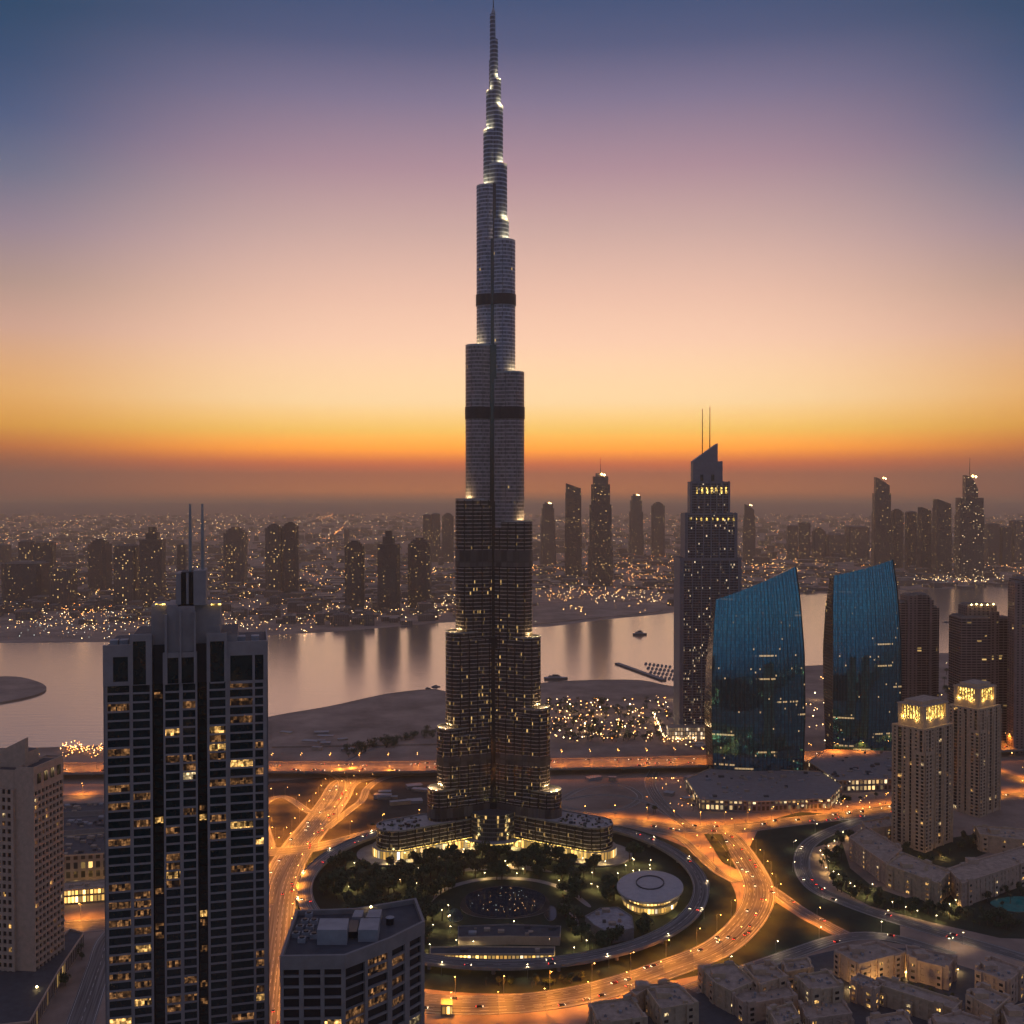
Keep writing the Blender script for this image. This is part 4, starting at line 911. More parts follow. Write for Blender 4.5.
def sail(label, base, Lp, Rp, topL, topR, Bp):
    Y0 = YB(base); n = 22; m_ = 26
    def prof(P, s):                         # picture column of an edge at height fraction s
        for (s0, x0), (s1, x1) in zip(P, P[1:]):
            if s <= s1: return x0+(x1-x0)*(s-s0)/(s1-s0)
        return P[-1][1]
    xm = (prof(Lp, 0)+prof(Rp, 0))/2; X0 = XY(xm, base, Y0)
    r = root('glass_sail_tower', label, 'skyscraper', (X0, Y0, 0)); r['group'] = 'pair of blue glass towers'
    zL, zR_ = ZY(topL, Y0+12), ZY(topR, Y0+12); dp = 34; lean = .085
    def pt(u, s):
        zt = zL+(zR_-zL)*(u**1.05); z = s*zt; xl_, xr_ = (prof(Lp, s)-xm)*Y0/F, (prof(Rp, s)-xm)*Y0/F
        yy = -9*math.sin(PI*u)+z*lean*(.55+.45*z/max(zL, zR_)); k = (Y0+z*lean*.8)/Y0
        return Vector((xl_+(xr_-xl_)*u, yy, z))*1.0 if False else Vector(((xl_+(xr_-xl_)*u)*k+X0*(k-1), yy, z))
    b = MB(); W_ = 1.0
    grid = [[pt(i/m_, j/n) for j in range(n+1)] for i in range(m_+1)]
    wid = (prof(Rp, .5)-prof(Lp, .5))*Y0/F
    for i in range(m_):
        for j in range(n):
            q = [grid[i][j], grid[i+1][j], grid[i+1][j+1], grid[i][j+1]]
            b.poly(q, tealg, [(i/m_*wid, q[0].z), ((i+1)/m_*wid, q[1].z), ((i+1)/m_*wid, q[2].z), (i/m_*wid, q[3].z)])
    o = b.build('glass_front', r)
    b = MB()
    def back(p, left=False):
        if left:
            s_ = p.z/zL; yy = p.y*.9+dp; k = (Y0+yy)/Y0; return Vector(((prof(Bp, min(1, s_))-xm)*Y0/F*k+X0*(k-1), yy, p.z-(5 if p.z > 100 else 0)))
        return Vector((p.x*.93, p.y*.6+dp, p.z-6 if p.z > 100 else p.z))
    for (i, sg) in ((0, 1), (m_, 0)):
        for j in range(n):
            a, c = grid[i][j], grid[i][j+1]; q = [back(a, True), a, c, back(c, True)] if sg else [a, back(a), back(c), c]
            b.poly(q, darkg, [((p.y), p.z) for p in q])
    for i in range(m_):
        b.poly([grid[i][n], grid[i+1][n], back(grid[i+1][n]), back(grid[i][n], i == 0)], M['dsteel'])
        b.poly([back(grid[i+1][0]), back(grid[i][0]), back(grid[i][n]), back(grid[i+1][n])], darkg)
    b.build('rear_shell', r)
    b = MB()                               # projecting vertical fins
    for i in range(m_+1):
        for j in range(n):
            a, c = grid[i][j], grid[i][j+1]; t_ = .1; e = .35 if i not in (0, m_) else 1.4
            for dx in (-t_, t_): b.poly([a+Vector((dx, .1, 0)), a+Vector((dx, -e, 0)), c+Vector((dx, -e, 0)), c+Vector((dx, .1, 0))], M['dsteel'])
            b.poly([a+Vector((-t_, -e, 0)), a+Vector((t_, -e, 0)), c+Vector((t_, -e, 0)), c+Vector((-t_, -e, 0))], M['dsteel'])
    b.build('fin', r)
    return r, X0, Y0
sail('blue glass tower with sloping top and bulging sides, the left and nearer of the pair', 779, [(0, 713), (.3, 711), (.6, 711), (.85, 713), (1, 715)], [(0, 803), (.3, 805), (.6, 804), (.85, 800), (1, 796)], 600, 567, [(0, 707), (.3, 703.5), (.6, 705), (.85, 709), (1, 713.5)])
sail('blue glass tower with sloping top and bulging sides, the right and farther of the pair', 759, [(0, 833), (.3, 832), (.6, 832), (.85, 832), (1, 833)], [(0, 897), (.3, 901), (.6, 900.5), (.85, 897), (1, 893)], 576, 560, [(0, 825.5), (.3, 823), (.6, 822), (.85, 824.5), (1, 829)])
podf = facade('sail_podium_front', (.24, .2, .185), (.05, .045, .04), bw=5, fh=7, mull=.4, span=.35, lit=.5, lcol=(1, .75, .4), lstr=1.3)
simple_block('sail_podium', 'low grey podium under the left glass tower with a lit forecourt', 'building', ((686, 779), (712, 768), (826, 772), (842, 786), (830, 799), (760, 802), (700, 800)), 12, podf, M['concrete'])
simple_block('sail_podium', 'low podium with lit shopfronts under the right glass tower', 'building', ((808, 762), (826, 750), (905, 752), (930, 766), (925, 778), (838, 781)), 14, podf, M['concrete'])

# ---- two beige residential towers with golden crowns
def crown_tower(label, npx, nbase, wl, wr, top, lowbay):
    N = G(npx, nbase); thn = math.atan2(.6, .8)
    r = root('gold_crowned_tower', label, 'apartment building', (N.x, N.y, 0), thn); r['group'] = 'beige towers with golden crowns'
    H = ZY(top, N.y); wall = MB(); quads = []; zc = H-15
    # local: x along the right face, y along the left face
    rc_ = [(.05, .11, .55), (.15, .22, .12), (.26, .31, .55), (.42, .47, .55), (.50, .60, .1), (.68, .73, .55), (.77, .86, .12), (.89, .94, .55)]
    face_grid(wall, quads, (0, 0), (wr, 0), 0, zc-7, rc_, 3.6, M['beige'], .9, .38, ztop=2)
    face_grid(wall, quads, (0, wl), (0, 0), 0, zc-7, [(.06, .12, .55), (.18, .3, .1), (.36, .42, .55), (.5, .6, .12), (.7, .76, .55), (.84, .92, .12)], 3.6, M['beige'], .9, .38, ztop=2)
    wall.box(1.2, wr-.3, 1.2, wl-.3, 0, zc-7.2, M['beige'], M['roofb'])
    for u in (.0, .36, .64, .97):          # projecting pilasters
        wall.box(u*wr, u*wr+1.2, -1.1, -.01, 0, zc-10+rnd.uniform(-8, 3), M['beige'])
    for u in (.02, .46, .64, .95):
        wall.box(-1.1, -.01, u*wl-.6, u*wl+.6, 0, zc-10+rnd.uniform(-8, 3), M['beige'])
    i = 3.0
    wall.box(i, wr-i-2, i, wl-i-2, zc-7.3, zc, M['beige'], M['roofb'])
    wall.build('wall', r)
    b = MB(); lb = lowbay                  # lower bay wrapping the near corner
    q2 = []
    face_grid(b, q2, (-2.4, 10), (-2.4, -2.4), 0, lb, [(.15, .4), (.58, .84)], 3.6, M['beige'], .8, .36, ztop=3); face_grid(b, q2, (-2.4, -2.4), (11, -2.4), 0, lb, [(.15, .4), (.58, .84)], 3.6, M['beige'], .8, .36, ztop=3)
    b.box(-1.5, 10.9, -1.5, 9.9, 0, lb-.4, M['beige'], M['roofb']); b.build('corner_bay', r)
    windows(r, quads+q2, p=(.93, .03, .025, .015), key=lambda q: -q[0][2])
    # crown: corner piers and a glowing colonnade
    b = MB()
    x1, y1 = wr-i-2, wl-i-2
    for (x, y) in ((i, i), (x1-4, i), (i, y1-4), (x1-4, y1-4)): b.box(x-.3, x+4.3, y-.3, y+4.3, zc, H-1.5, M['beige'])
    b.box(i-.9, x1+.9, i-.9, y1+.9, H-1.48, H-.4, M['beige'], M['roofb']); b.box(i+4, x1-4, i+4, y1-4, H-.38, H+3, M['beige'], M['roofb']); b.build('crown', r)
    b = MB(); b.poly([(i+1.6, i+1.6, zc), (x1-1.6, i+1.6, zc), (x1-1.6, i+1.6, H-1.52), (i+1.6, i+1.6, H-1.52)], M['gold_wall']); b.poly([(i+1.6, y1-1.6, zc), (i+1.6, i+1.6, zc), (i+1.6, i+1.6, H-1.52), (i+1.6, y1-1.6, H-1.52)], M['gold_wall']); b.build('crown_glow', r)
    b = MB(); b.box(i+1.8, x1-1.6, i+1.8, y1-1.6, zc+.02, H-1.54, M['beige']); b.build('crown_core', r)
    for (a0, a1, horiz) in ((i+4.3, x1-4.3, True), (i+4.3, y1-4.3, False)):
        n = 6
        for k in range(n):
            u = a0+(a1-a0)*(k+.5)/n; c = MB()
            if horiz: c.box(u-.45, u+.45, i-.1, i+.8, zc, H-1.5, M['beige'])
            else: c.box(i-.1, i+.8, u-.45, u+.45, zc, H-1.5, M['beige'])
            c.build('column', r)
    for (x, y) in ((wr*.3, i-.9), (wr*.7, i-.9), (i-.9, wl*.3), (i-.9, wl*.7)): point('crown_lamp', r, (x, y, zc+1.2), 1500, (1, .66, .18), .3)
    return r
crown_tower('beige residential tower with golden lit crown, the nearer left one of two', 924, 852, 36, 50, 707, ZY(751, 1021))
crown_tower('beige residential tower with golden lit crown, the farther right one of two', 978.5, 817, 36, 44, 689, ZY(728, 1138))

# ---- rose-beige towers behind, at right
fr = facade('rose_balcony_front', (.25, .185, .165), (.03, .027, .03), bw=7, fh=3.6, mull=.14, span=.45, lit=.02, lstr=1.5)
fr2 = facade('rose_side', (.25, .185, .165), (.04, .035, .035), bw=6, fh=3.6, mull=.6, span=.5, lit=.02, lstr=1.5)
def back_tower(label, Y, parts, lights=None):
    x0 = parts[0][0]; X0 = XY(x0, 700, Y); r = root('rose_apartment_tower', label, 'apartment building', (X0, Y, 0)); r['group'] = 'rose-beige towers by the bay'
    for k, (a, c, top, y0, y1, m) in enumerate(parts):
        b = MB(); b.prism([(XY(a, 700, Y)-X0, y0), (XY(c, 700, Y)-X0, y0), (XY(c, 700, Y)-X0, y1), (XY(a, 700, Y)-X0, y1)], 0, ZY(top, Y), m, M['roofb']); z = ZY(top, Y)
        b.box(XY(a+1.5, 700, Y)-X0, XY(c-1.5, 700, Y)-X0, y0+3, y1-3, z+.01, z+2.5, M['concrete'], M['dgrey']); b.build('block', r)
    if lights:
        for px, py in lights: b = MB(); b.ball((XY(px, 700, Y)-X0, 4, ZY(py, Y)), 1.1, M['lamp_g']); b.build('roof_lamp', r)
    return r
back_tower('rose-beige tower with rounded top directly right of the glass pair', YB(735), [(900.5, 907, 603, 2, 30, fr), (907, 917, 596, 0, 30, fr2), (917, 929, 595.5, 3, 30, fr), (929, 933, 600, 0, 30, fr2), (933, 940, 608, 5, 32, fr)])
back_tower('broad banded rose-beige tower with lights on its roof, near the right edge', YB(748), [(960.5, 990, 618, 0, 40, fr), (990.2, 1000, 612, 4, 40, fr2), (1000.2, 1016, 620, 8, 40, fr), (968, 998, 606.5, 6, 34, fr2)], [(972, 605), (977, 604.5), (982, 605), (988, 605), (994, 604.5)])
back_tower('dark tower cut off by the right edge above the bay', YB(752), [(1009, 1020, 582, -14, 6, fr2), (1015, 1060, 579, -12, 20, fr)])

# ================================================================== GARDEN, POOLS, PAVILIONS
def flat(name, pxs, z, m, h=None, label=None, kind='structure', n=4):
    P = smooth([G(x, y) for x, y in pxs], n, True); q = [(p.x, p.y) for p in P]
    ar = sum(q[i][0]*q[(i+1) % len(q)][1]-q[(i+1) % len(q)][0]*q[i][1] for i in range(len(q)))
    if ar < 0: q = q[::-1]
    b = MB(); b.prism(q, 0, z, M['paving'], m); o = b.build(name); o['kind'] = kind; return o
flat('fan_pool_terrace', [(467, 895), (484, 888.5), (505, 886), (528, 888.5), (544, 895), (550, 906), (538, 915), (505, 919), (472, 916), (460, 907)], .5, M['dark_ground'])
flat('garden_path', [(420, 905), (440, 890), (470, 880), (505, 877), (540, 880), (570, 890), (590, 905), (586, 906), (566, 892), (538, 882.5), (505, 879.5), (472, 882.5), (444, 892), (426, 907)], .25, M['paving'])
flat('garden_path', [(575, 930), (570, 915), (560, 905), (565, 904), (575, 914), (581, 930)], .27, M['paving'])
flat('fan_pool_water', [(468, 895), (485, 889.5), (505, 887), (527, 889.5), (543, 895), (544, 905), (533, 914), (505, 918), (477, 914.5), (466, 905)], .62, M['pool'])
flat('side_pool_water', [(453, 908), (461, 912), (462, 920), (450, 922), (447, 914)], .4, M['pool'], n=3)
flat('side_pool_water', [(547, 906), (555, 908), (556, 918), (549, 921), (544, 914)], .4, M['pool'], n=3)
flat('entrance_drive', [(455, 872), (480, 866), (505, 864), (530, 866), (552, 872), (535, 871), (505, 869), (475, 871)], .3, M['paving'])
simple_block('garden_restaurant', 'long low restaurant with dark roof and gold lit front at the garden edge', 'building', ((458, 938), (508, 937), (560, 938), (561, 927), (508, 925), (458, 927)), 6, M['concrete'], M['dgrey'])
simple_block('garden_colonnade', 'glowing colonnade in front of the long garden restaurant', 'building', ((430, 955), (470, 955), (554, 955), (555, 948), (470, 947), (430, 948)), 7, arc2, M['dgrey'])
b = MB()
for k in range(46):
    a_, r_ = PI*(1.08+.84*rnd.random()), math.sqrt(rnd.random())
    p = G(505+38*r_*math.cos(a_)*1.0, 914+26*r_*math.sin(a_)); b.ball((p.x, p.y, .9), rnd.uniform(.1, .2), rnd.choice([lw[4], lw[3], lw[3]]))
b.build('pool_lights', None, kind='stuff', label='small pale lights strewn over the fan-shaped pool', category='lights')
# oval hall
oc = G(650, 902); ov = root('oval_hall', 'oval hall with pale lens-shaped roof and gold lit glass wall', 'hall', (oc.x, oc.y, 0)); th = math.radians(-14)
def oval(rx, ry, n=48): return [(rx*math.cos(a)*math.cos(th)-ry*math.sin(a)*math.sin(th), rx*math.cos(a)*math.sin(th)+ry*math.sin(a)*math.cos(th)) for a in [2*PI*k/n for k in range(n)]]
b = MB(); b.prism(oval(23, 30), 0, 6.2, arc2); b.prism(oval(22.5, 29.5), 6.6, 12.4, arc2, M['dgrey']); b.build('glass_wall', ov)
b = MB(); b.prism(oval(25, 32), 6.2, 6.6, M['lgrey'], M['lgrey'], True); b.build('floor_slab', ov)
b = MB(); pr = None
white = mat('pale_roof_shell', (.45, .42, .41), .6, var=.08)
b.prism(oval(28, 37), 12.4, 14.0, white, None, True)
for k in range(5):
    s0, s1 = 1-k*.2, 1-(k+1)*.2; z0, z1 = 14+3*(1-s0**2), 14+3*(1-s1**2); o0, o1 = oval(28*s0, 37*s0), oval(28*max(s1, .001), 37*max(s1, .001))
    for i in range(48):
        j = (i+1) % 48; b.poly([(*o0[i], z0), (*o0[j], z0), (*o1[j], z1), (*o1[i], z1)], white)
b.build('roof', ov)
b = MB(); b.ring(oval(12, 16, 32), .7, 15.8, 17.4, M['dgrey']); b.build('roof_ring', ov)
point('wall_glow', ov, (-8, -38, 5), 2500, (1, .72, .25), .5); point('wall_glow', ov, (18, -30, 5), 2500, (1, .72, .25), .5)
simple_block('fan_roof_pavilion', 'pale faceted pavilion below and left of the oval hall', 'pavilion', ((585, 917), (600, 909), (618, 908), (632, 917), (634, 929), (610, 934), (594, 926)), 8, M['concrete'], mat('pavilion_roof', (.3, .29, .3), .6, var=.25, vscale=.3))
simple_block('kiosk', 'small lit kiosk beside the outer ring road, below the office block corner', 'kiosk', ((441, 1006), (452, 1006), (452, 1000), (441, 1000)), 7, arc2, M['roofb'])
# ------------------------------------------------------------------ villas
WB = [M['beige'], M['beige2'], M['beige3']]
def villa(label, pxs, z, floors=4, lit=.05, top=None, mt=None, chunky=True):
    P = [G(x, y, z) for x, y in pxs]; o = sum(P, Vector())/len(P); q = [(p.x-o.x, p.y-o.y) for p in P]
    ar = sum(q[i][0]*q[(i+1) % len(q)][1]-q[(i+1) % len(q)][0]*q[i][1] for i in range(len(q)))
    if ar < 0: q = q[::-1]
    m = mt or rnd.choice(WB); r = root('villa_block', label, 'house', (o.x, o.y, 0)); r['group'] = 'beige flat-roofed villas'
    wall = MB(); quads = []
    for i in range(len(q)):
        a, c = q[i], q[(i+1) % len(q)]; L = math.hypot(c[0]-a[0], c[1]-a[1])
        n = max(1, int(L/5.6))
        cols = [((k+.22)/n, (k+.22+rnd.choice([.28, .36, .58]))/n, rnd.choice([.5, .42, .3])) for k in range(n)] if L > 5 else []
        face_grid(wall, quads, a, c, 0, z-.4, cols, (z-1.4)/floors, m, .7, .5, ztop=1.0, blank=.12)
        if L > 14:                          # projecting bays break the long fronts
            dx, dy = (c[0]-a[0])/L, (c[1]-a[1])/L
            for u in ([.12, .8] if L < 40 else [.1, .45, .82]):
                bw = rnd.uniform(2.2, 3.4); hz = z+rnd.choice([-3.5, .6, 1.6, 2.6]); px_, py_ = a[0]+dx*L*u, a[1]+dy*L*u
                pts = [(px_-dx*bw+dy*e-dx*0, py_-dy*bw-dx*e) for e in (-1.2, 1.3)]+[(px_+dx*bw+dy*e, py_+dy*bw-dx*e) for e in (1.3, -1.2)]
                wall.prism(pts if True else pts, 0, hz, m, M['roofb'])
                for f in range(floors):
                    zz = (z-1.4)/floors*(f+.45)
                    if zz+1.9 < hz: quads.append([(px_+dx*o+dy*1.36, py_+dy*o-dx*1.36, zv) for o, zv in ((-bw*.5, zz), (bw*.5, zz), (bw*.5, zz+1.9), (-bw*.5, zz+1.9))])
    wall.prism(inset(q, .6), 0, z-.5, m, M['roofb']); wo_ = wall.build('wall', r)
    b = MB(); b.ring(inset(q, -.25), .7, z-.42, z+.9, m); b.build('parapet', wo_)
    windows(r, quads, p=(1-lit*1.6, lit*.6, lit*.7, lit*.3), key=lambda w: w[0][1])
    xs, ys = [p[0] for p in q], [p[1] for p in q]
    for k in range(rnd.randint(7, 12)):     # air-conditioning units, water tanks, hatches
        x, y = rnd.uniform(min(xs)*.6, max(xs)*.6), rnd.uniform(min(ys)*.5, max(ys)*.5); s = rnd.uniform(.5, 1.2)
        if not inside(x, y, inset(q, 2.2)): continue
        b = MB(); ty = rnd.random()
        if ty < .3: b.tube((x, y, z-.48), (x, y, z+1.1), s, s, M['lgrey'], 10); b.build('water_tank', wo_)
        elif ty < .75: b.box(x-s, x+s, y-s*.6, y+s*.6, z-.48, z+.5, M['lgrey'], M['concrete']); b.tube((x, y, z+.5), (x, y, z+.62), s*.45, s*.45, M['dsteel'], 8); b.build('cooling_unit', wo_)
        else: b.box(x-s*1.6, x+s*1.6, y-s, y+s*1.2, z-.48, z+rnd.uniform(1, 2.1), m, M['roofb']); b.build('roof_hatch', wo_)
    if chunky:                              # raised stair turret and a roof room
        b = MB(); x, y = min(xs)*.35, max(ys)*.1; s = min(4.5, (max(xs)-min(xs))*.18); b.box(x-s, x+s, y-s*.7, y+s, z-.47, z+3.2, m, M['roofb']); b.build('roof_room', r)
    return r
VL = [
    ('nearest beige villa right of the ring road, at the bottom centre', [(647, 990), (679.5, 985.5), (697, 1003), (661, 1010)], 15),
    ('villa with wide dark roof at the very bottom centre', [(590, 1004), (632, 998), (646, 1018), (600, 1024)], 11),
    ('low villa wing behind the nearest bottom-centre villa', [(630, 991), (645, 987), (665, 983), (676, 984), (646, 990), (636, 996)], 13),
    ('villa with broad slanting roof beside the bend of the orange ring road', [(700, 968), (733, 963), (754, 982), (731, 992), (716, 984)], 15),
    ('tall villa at the middle of the bottom row, roof hut facing the grass verge', [(745, 968), (771, 963), (787, 977), (760, 985)], 17),
    ('villa front with rows of square windows cut by the bottom edge', [(731, 994), (757, 987), (786, 983), (796, 996), (745, 1006)], 12),
    ('villa with recessed roof court left of the lit courtyard', [(796, 977), (828, 971), (842, 987), (812, 992)], 17),
    ('blue-white flat roofed villa beside the grey junction', [(783, 962), (808, 958), (812, 968), (787, 973)], 12),
    ('large villa with cluttered roof on the near side of the grey road', [(835, 951), (876, 942), (905, 953), (859, 965)], 17),
    ('long villa with pale ribbed roof beside the grey road', [(906, 946), (956, 957), (947, 969), (909, 959)], 15),
    ('square tower-like villa with raised roof rim near the right edge', [(975, 970), (990, 957), (1023, 969), (1009, 983)], 19),
    ('villa with flat grey roof below the square tower-like one', [(967, 996), (980, 985), (1010, 998), (995, 1011)], 18),
    ('courtyard wing with golden lit lower windows', [(882, 977), (962, 1002), (954, 1010), (874, 984)], 13),
    ('gold-lit wing closing the left side of the courtyard', [(858, 974), (884, 984), (874, 992), (852, 982)], 13),
    ('small low villa at the bottom, left of the courtyard', [(800, 1004), (842, 1000), (852, 1014), (808, 1020)], 8),
    ('villa cut by the bottom edge under the court-roofed one', [(768, 1010), (792, 1004), (800, 1018), (778, 1026)], 13),
    ('villa cut by the bottom edge near the right corner', [(930, 1020), (960, 1012), (990, 1022), (970, 1040), (930, 1040)], 15),
    ('villa at the bottom right corner', [(1002, 1010), (1040, 1000), (1050, 1020), (1010, 1030)], 15),
    ('villa just right of the small low one, below the courtyard', [(868, 1018), (905, 1012), (915, 1030), (870, 1036)], 9),
    ('west wing of the beige complex below the gold crowned towers', [(849, 838), (866, 827), (902, 849), (886, 864)], 19),
    ('front wing of the beige complex below the gold crowned towers', [(886, 865), (903, 853), (950, 872), (938, 884)], 19),
    ('east wing of the beige complex, by the garden pool', [(948, 869), (1026, 846), (1034, 860), (962, 884)], 20),
    ('rear wing of the beige complex at the right edge', [(975, 826), (1030, 830), (1034, 842), (980, 835)], 16),
    ('low rear wing behind the nearer gold crowned tower', [(862, 822), (890, 818), (893, 826), (868, 830)], 12),
]
for lab, pxs, z in VL: villa(lab, pxs, z, 4 if z > 16 else 3, (.6 if 'gold' in lab else .26), chunky=(z > 12 and 'court' not in lab))
flat('villa_pool_water', [(990, 903), (1003, 898), (1024, 897), (1040, 903), (1024, 912), (1003, 910)], .4, mat('lit_pool', (.01, .16, .16), .08, var=.2, emit=(.02, .4, .4), estr=.02), n=4)

for px, py, pw_ in ((868, 984, 2600), (880, 990, 2600), (895, 997, 2400), (912, 1003, 2400), (930, 1009, 2200), (890, 1006, 2200), (905, 975, 1800), (930, 982, 1500), (870, 1000, 2200), (850, 990, 1600), (715, 1003, 900), (660, 1016, 900), (770, 1012, 900), (958, 972, 900), (835, 972, 900), (865, 972, 1200), (900, 884, 900), (930, 897, 900), (975, 897, 900), (1005, 888, 900), (915, 862, 1500), (943, 858, 1500), (990, 852, 900)):
    p = G(px, py); r = root('courtyard_lamp', 'small gold lamp on a bollard between the beige villas', 'lamp', tuple(p), 0, 'gold lamps between the villas'); b = MB(); b.tube((0, 0, 0), (0, 0, 1.6), .12, .12, M['steel'], 8); b.build('post', r); b = MB(); b.ball((0, 0, 1.9), .3, M['lamp_g']); b.build('lamp_head', r); point('bollard_light', r, (0, -.5, 2.4), pw_*1.5, (1, .6, .2), .3)
# site cabins, sheds and containers on the open ground round the highway
for k, (px, py) in enumerate([(rnd.uniform(275, 350), rnd.uniform(728, 752)) for _ in range(9)]+[(rnd.uniform(560, 700), rnd.uniform(779, 817)) for _ in range(14)]+[(rnd.uniform(368, 425), rnd.uniform(785, 815)) for _ in range(8)]+[(rnd.uniform(690, 705), rnd.uniform(744, 750)) for _ in range(3)]):
    p = G(px, py)
    if any((p-q).length < w/2+9 for nm, pts, w, e in ROADS for q in pts): continue
    b = MB(); L_, W__ = rnd.uniform(4, 13), rnd.uniform(2.5, 6); h = rnd.uniform(2.6, 5); mm = rnd.choice([M['lgrey'], M['roofb'], M['concrete'], M['beige3']])
    b.prism([(-L_, -W__), (L_, -W__), (L_, W__), (-L_, W__)], 0, h, mm, mm); b.prism([(-L_-.3, -W__-.3), (L_+.3, -W__-.3), (L_+.3, W__+.3), (-L_-.3, W__+.3)], h+.01, h+.25, M['dgrey'], M['lgrey'], True)
    o = b.build('site_shed', None, label='low pale shed standing on open sandy ground near the highway', category='shed', group='sheds on the open ground'); o.location = p; o.rotation_euler = (0, 0, rnd.uniform(-.5, .5))
# ------------------------------------------------------------------ trees
def leaf_crown(b, r, h, n, m, cz, seed):
    rr = random.Random(seed); lobes = [(rr.uniform(-.45, .45)*r, rr.uniform(-.45, .45)*r, cz+rr.uniform(-.3, .35)*h, rr.uniform(.4, .65)) for _ in range(7)]
    for k in range(n):
        lx_, ly, lz, ls = rr.choice(lobes); v = Vector((rr.gauss(0, 1), rr.gauss(0, 1), rr.gauss(0, .75))).normalized()*rr.uniform(.55, 1.0)*ls
        p = Vector((lx_+v.x*r, ly+v.y*r, lz+v.z*h*.7)); s = rr.uniform(.3, .75)*r*.2
        a = Vector((rr.gauss(0, 1), rr.gauss(0, 1), rr.gauss(0, 1))).normalized(); c = a.cross(Vector((0, 0, 1))+v).normalized()
        b.poly([p-a*s-c*s*.5, p+a*s-c*s*.6, p+a*s*.8+c*s*.7, p-a*s*.7+c*s*.6], m)
protos = []
for k, (r_, h_, m) in enumerate(((4.4, 4.2, M['foliage']), (3.6, 4.6, M['foliage2']), (5.2, 4.0, M['foliage']), (3.0, 3.4, M['foliage2']))):
    t0 = root('broadleaf_tree', 'tree', 'tree'); b = MB(); ht = 3.4+k*.3
    b.tube((0, 0, -.2), (.2, .1, ht), .32, .18, M['bark'], 7)
    for a in (0.4, 2.4, 4.5): b.tube((.2, .1, ht-.6), (.2+1.6*math.cos(a), .1+1.6*math.sin(a), ht+1.6), .13, .06, M['bark'], 5)
    b.build('trunk', t0); b = MB(); leaf_crown(b, r_, h_, 620, m, ht+h_*.45, 40+k); b.build('crown', t0); protos.append(reg(t0))
pt0 = root('palm_tree', 'palm', 'palm tree'); b = MB(); b.tube((0, 0, -.2), (.3, 0, 4.2), .3, .22, M['bark'], 7); b.tube((.3, 0, 4.2), (.35, .1, 8.2), .22, .18, M['bark'], 7); b.build('trunk', pt0)
b = MB(); rr = random.Random(5)
for k in range(22):
    a = k*2.4; tilt = rr.uniform(-.1, .9); p = Vector((.35, .1, 8.2)); pr = p; w = .42
    for s in range(5):
        e = tilt-s*.42; nx = pr+Vector((math.cos(a)*math.cos(e), math.sin(a)*math.cos(e), math.sin(e)))*.75; sd = Vector((-math.sin(a), math.cos(a), 0))*w*(1-s*.16); sd2 = Vector((-math.sin(a), math.cos(a), 0))*w*(1-(s+1)*.18)
        b.poly([pr-sd, pr, nx, nx-sd2-Vector((0, 0, .12))], M['foliage2']); b.poly([pr, pr+sd, nx+sd2-Vector((0, 0, .12)), nx], M['foliage2']); pr = nx
b.build('crown', pt0); protos.append(reg(pt0))
used = set(); NT = 0
def road_hit(x, y, mar=3):
    for nm, pts, w, e in ROADS:
        if nm == 'highway': continue
        for p in pts[::2]:
            if abs(p.x-x) < 16 and abs(p.y-y) < 16 or (p.x-x)**2+(p.y-y)**2 < (w/2+mar)**2:
                if (p.x-x)**2+(p.y-y)**2 < (w/2+mar+2)**2: return True
    return False
def plant(k, x, y, s, label, group):
    global NT
    if road_hit(x, y): return
    NT += 1; pr = protos[k]
    if k not in used:
        used.add(k); pr.location = (x, y, 0); pr.rotation_euler = (0, 0, rnd.random()*6); pr.scale = (s, s, s); pr['label'] = label; pr['group'] = group
    else: copy_tree(pr, None, (x, y, 0), rnd.random()*6, label, group, (s, s, s*rnd.uniform(.85, 1.2)))
def in_wing(x, y, mar=8):
    for wn_ in ('left', 'right'):
        d = Vector((math.cos(ANG[wn_]), math.sin(ANG[wn_]))); p = Vector((x-AX, y-AY)); u = p.dot(d); v = abs(p.x*d.y-p.y*d.x)
        if -10 < u < 150 and v < 22+mar: return True
    return math.hypot(x-AX, y-AY) < 62
blocked = [[(p.x, p.y) for p in [G(x, y) for x, y in pp_]] for pp_ in (
    [(452, 882), (555, 882), (560, 924), (450, 924)], [(452, 919), (566, 919), (566, 962), (425, 962), (425, 945)], [(618, 862), (690, 862), (690, 925), (618, 925)], [(580, 903), (640, 903), (640, 942), (580, 942)])]
for k in range(1500):
    if NT >= 190: break
    a = rnd.random()*2*PI; rr_ = 158*math.sqrt(rnd.random()); x, y = -8+rr_*math.cos(a), 930+rr_*math.sin(a)
    if y > 1010 or in_wing(x, y, 17) or any(inside(x, y, bl) for bl in blocked): continue
    plant(rnd.choice([0, 0, 1, 2, 2, 3, 4]), x, y, rnd.uniform(1.2, 2.1), 'dense dark tree in the round garden below the supertall', 'trees of the round garden')
def strip(pxs, n, jit, label, group, ks=(0, 1, 3, 4), s=(.7, 1.3)):
    P = smooth([G(x, y) for x, y in pxs], 12); 
    for i in range(n):
        p = P[int(rnd.random()*(len(P)-1))]; plant(rnd.choice(ks), p.x+rnd.uniform(-jit, jit), p.y+rnd.uniform(-jit, jit), rnd.uniform(*s), label, group)
strip([(845, 838), (835, 850), (830, 868), (842, 888), (862, 900)], 42, 9, 'tree among the gold garden lamps left of the beige complex', 'trees left of the beige complex')
strip([(868, 903), (910, 912), (960, 918), (1000, 925), (1024, 930)], 46, 12, 'tree on the dark slope between the beige complex and the grey road', 'trees on the slope')
strip([(945, 905), (1000, 890), (1024, 915)], 26, 14, 'tree around the green villa pool', 'trees around the villa pool')
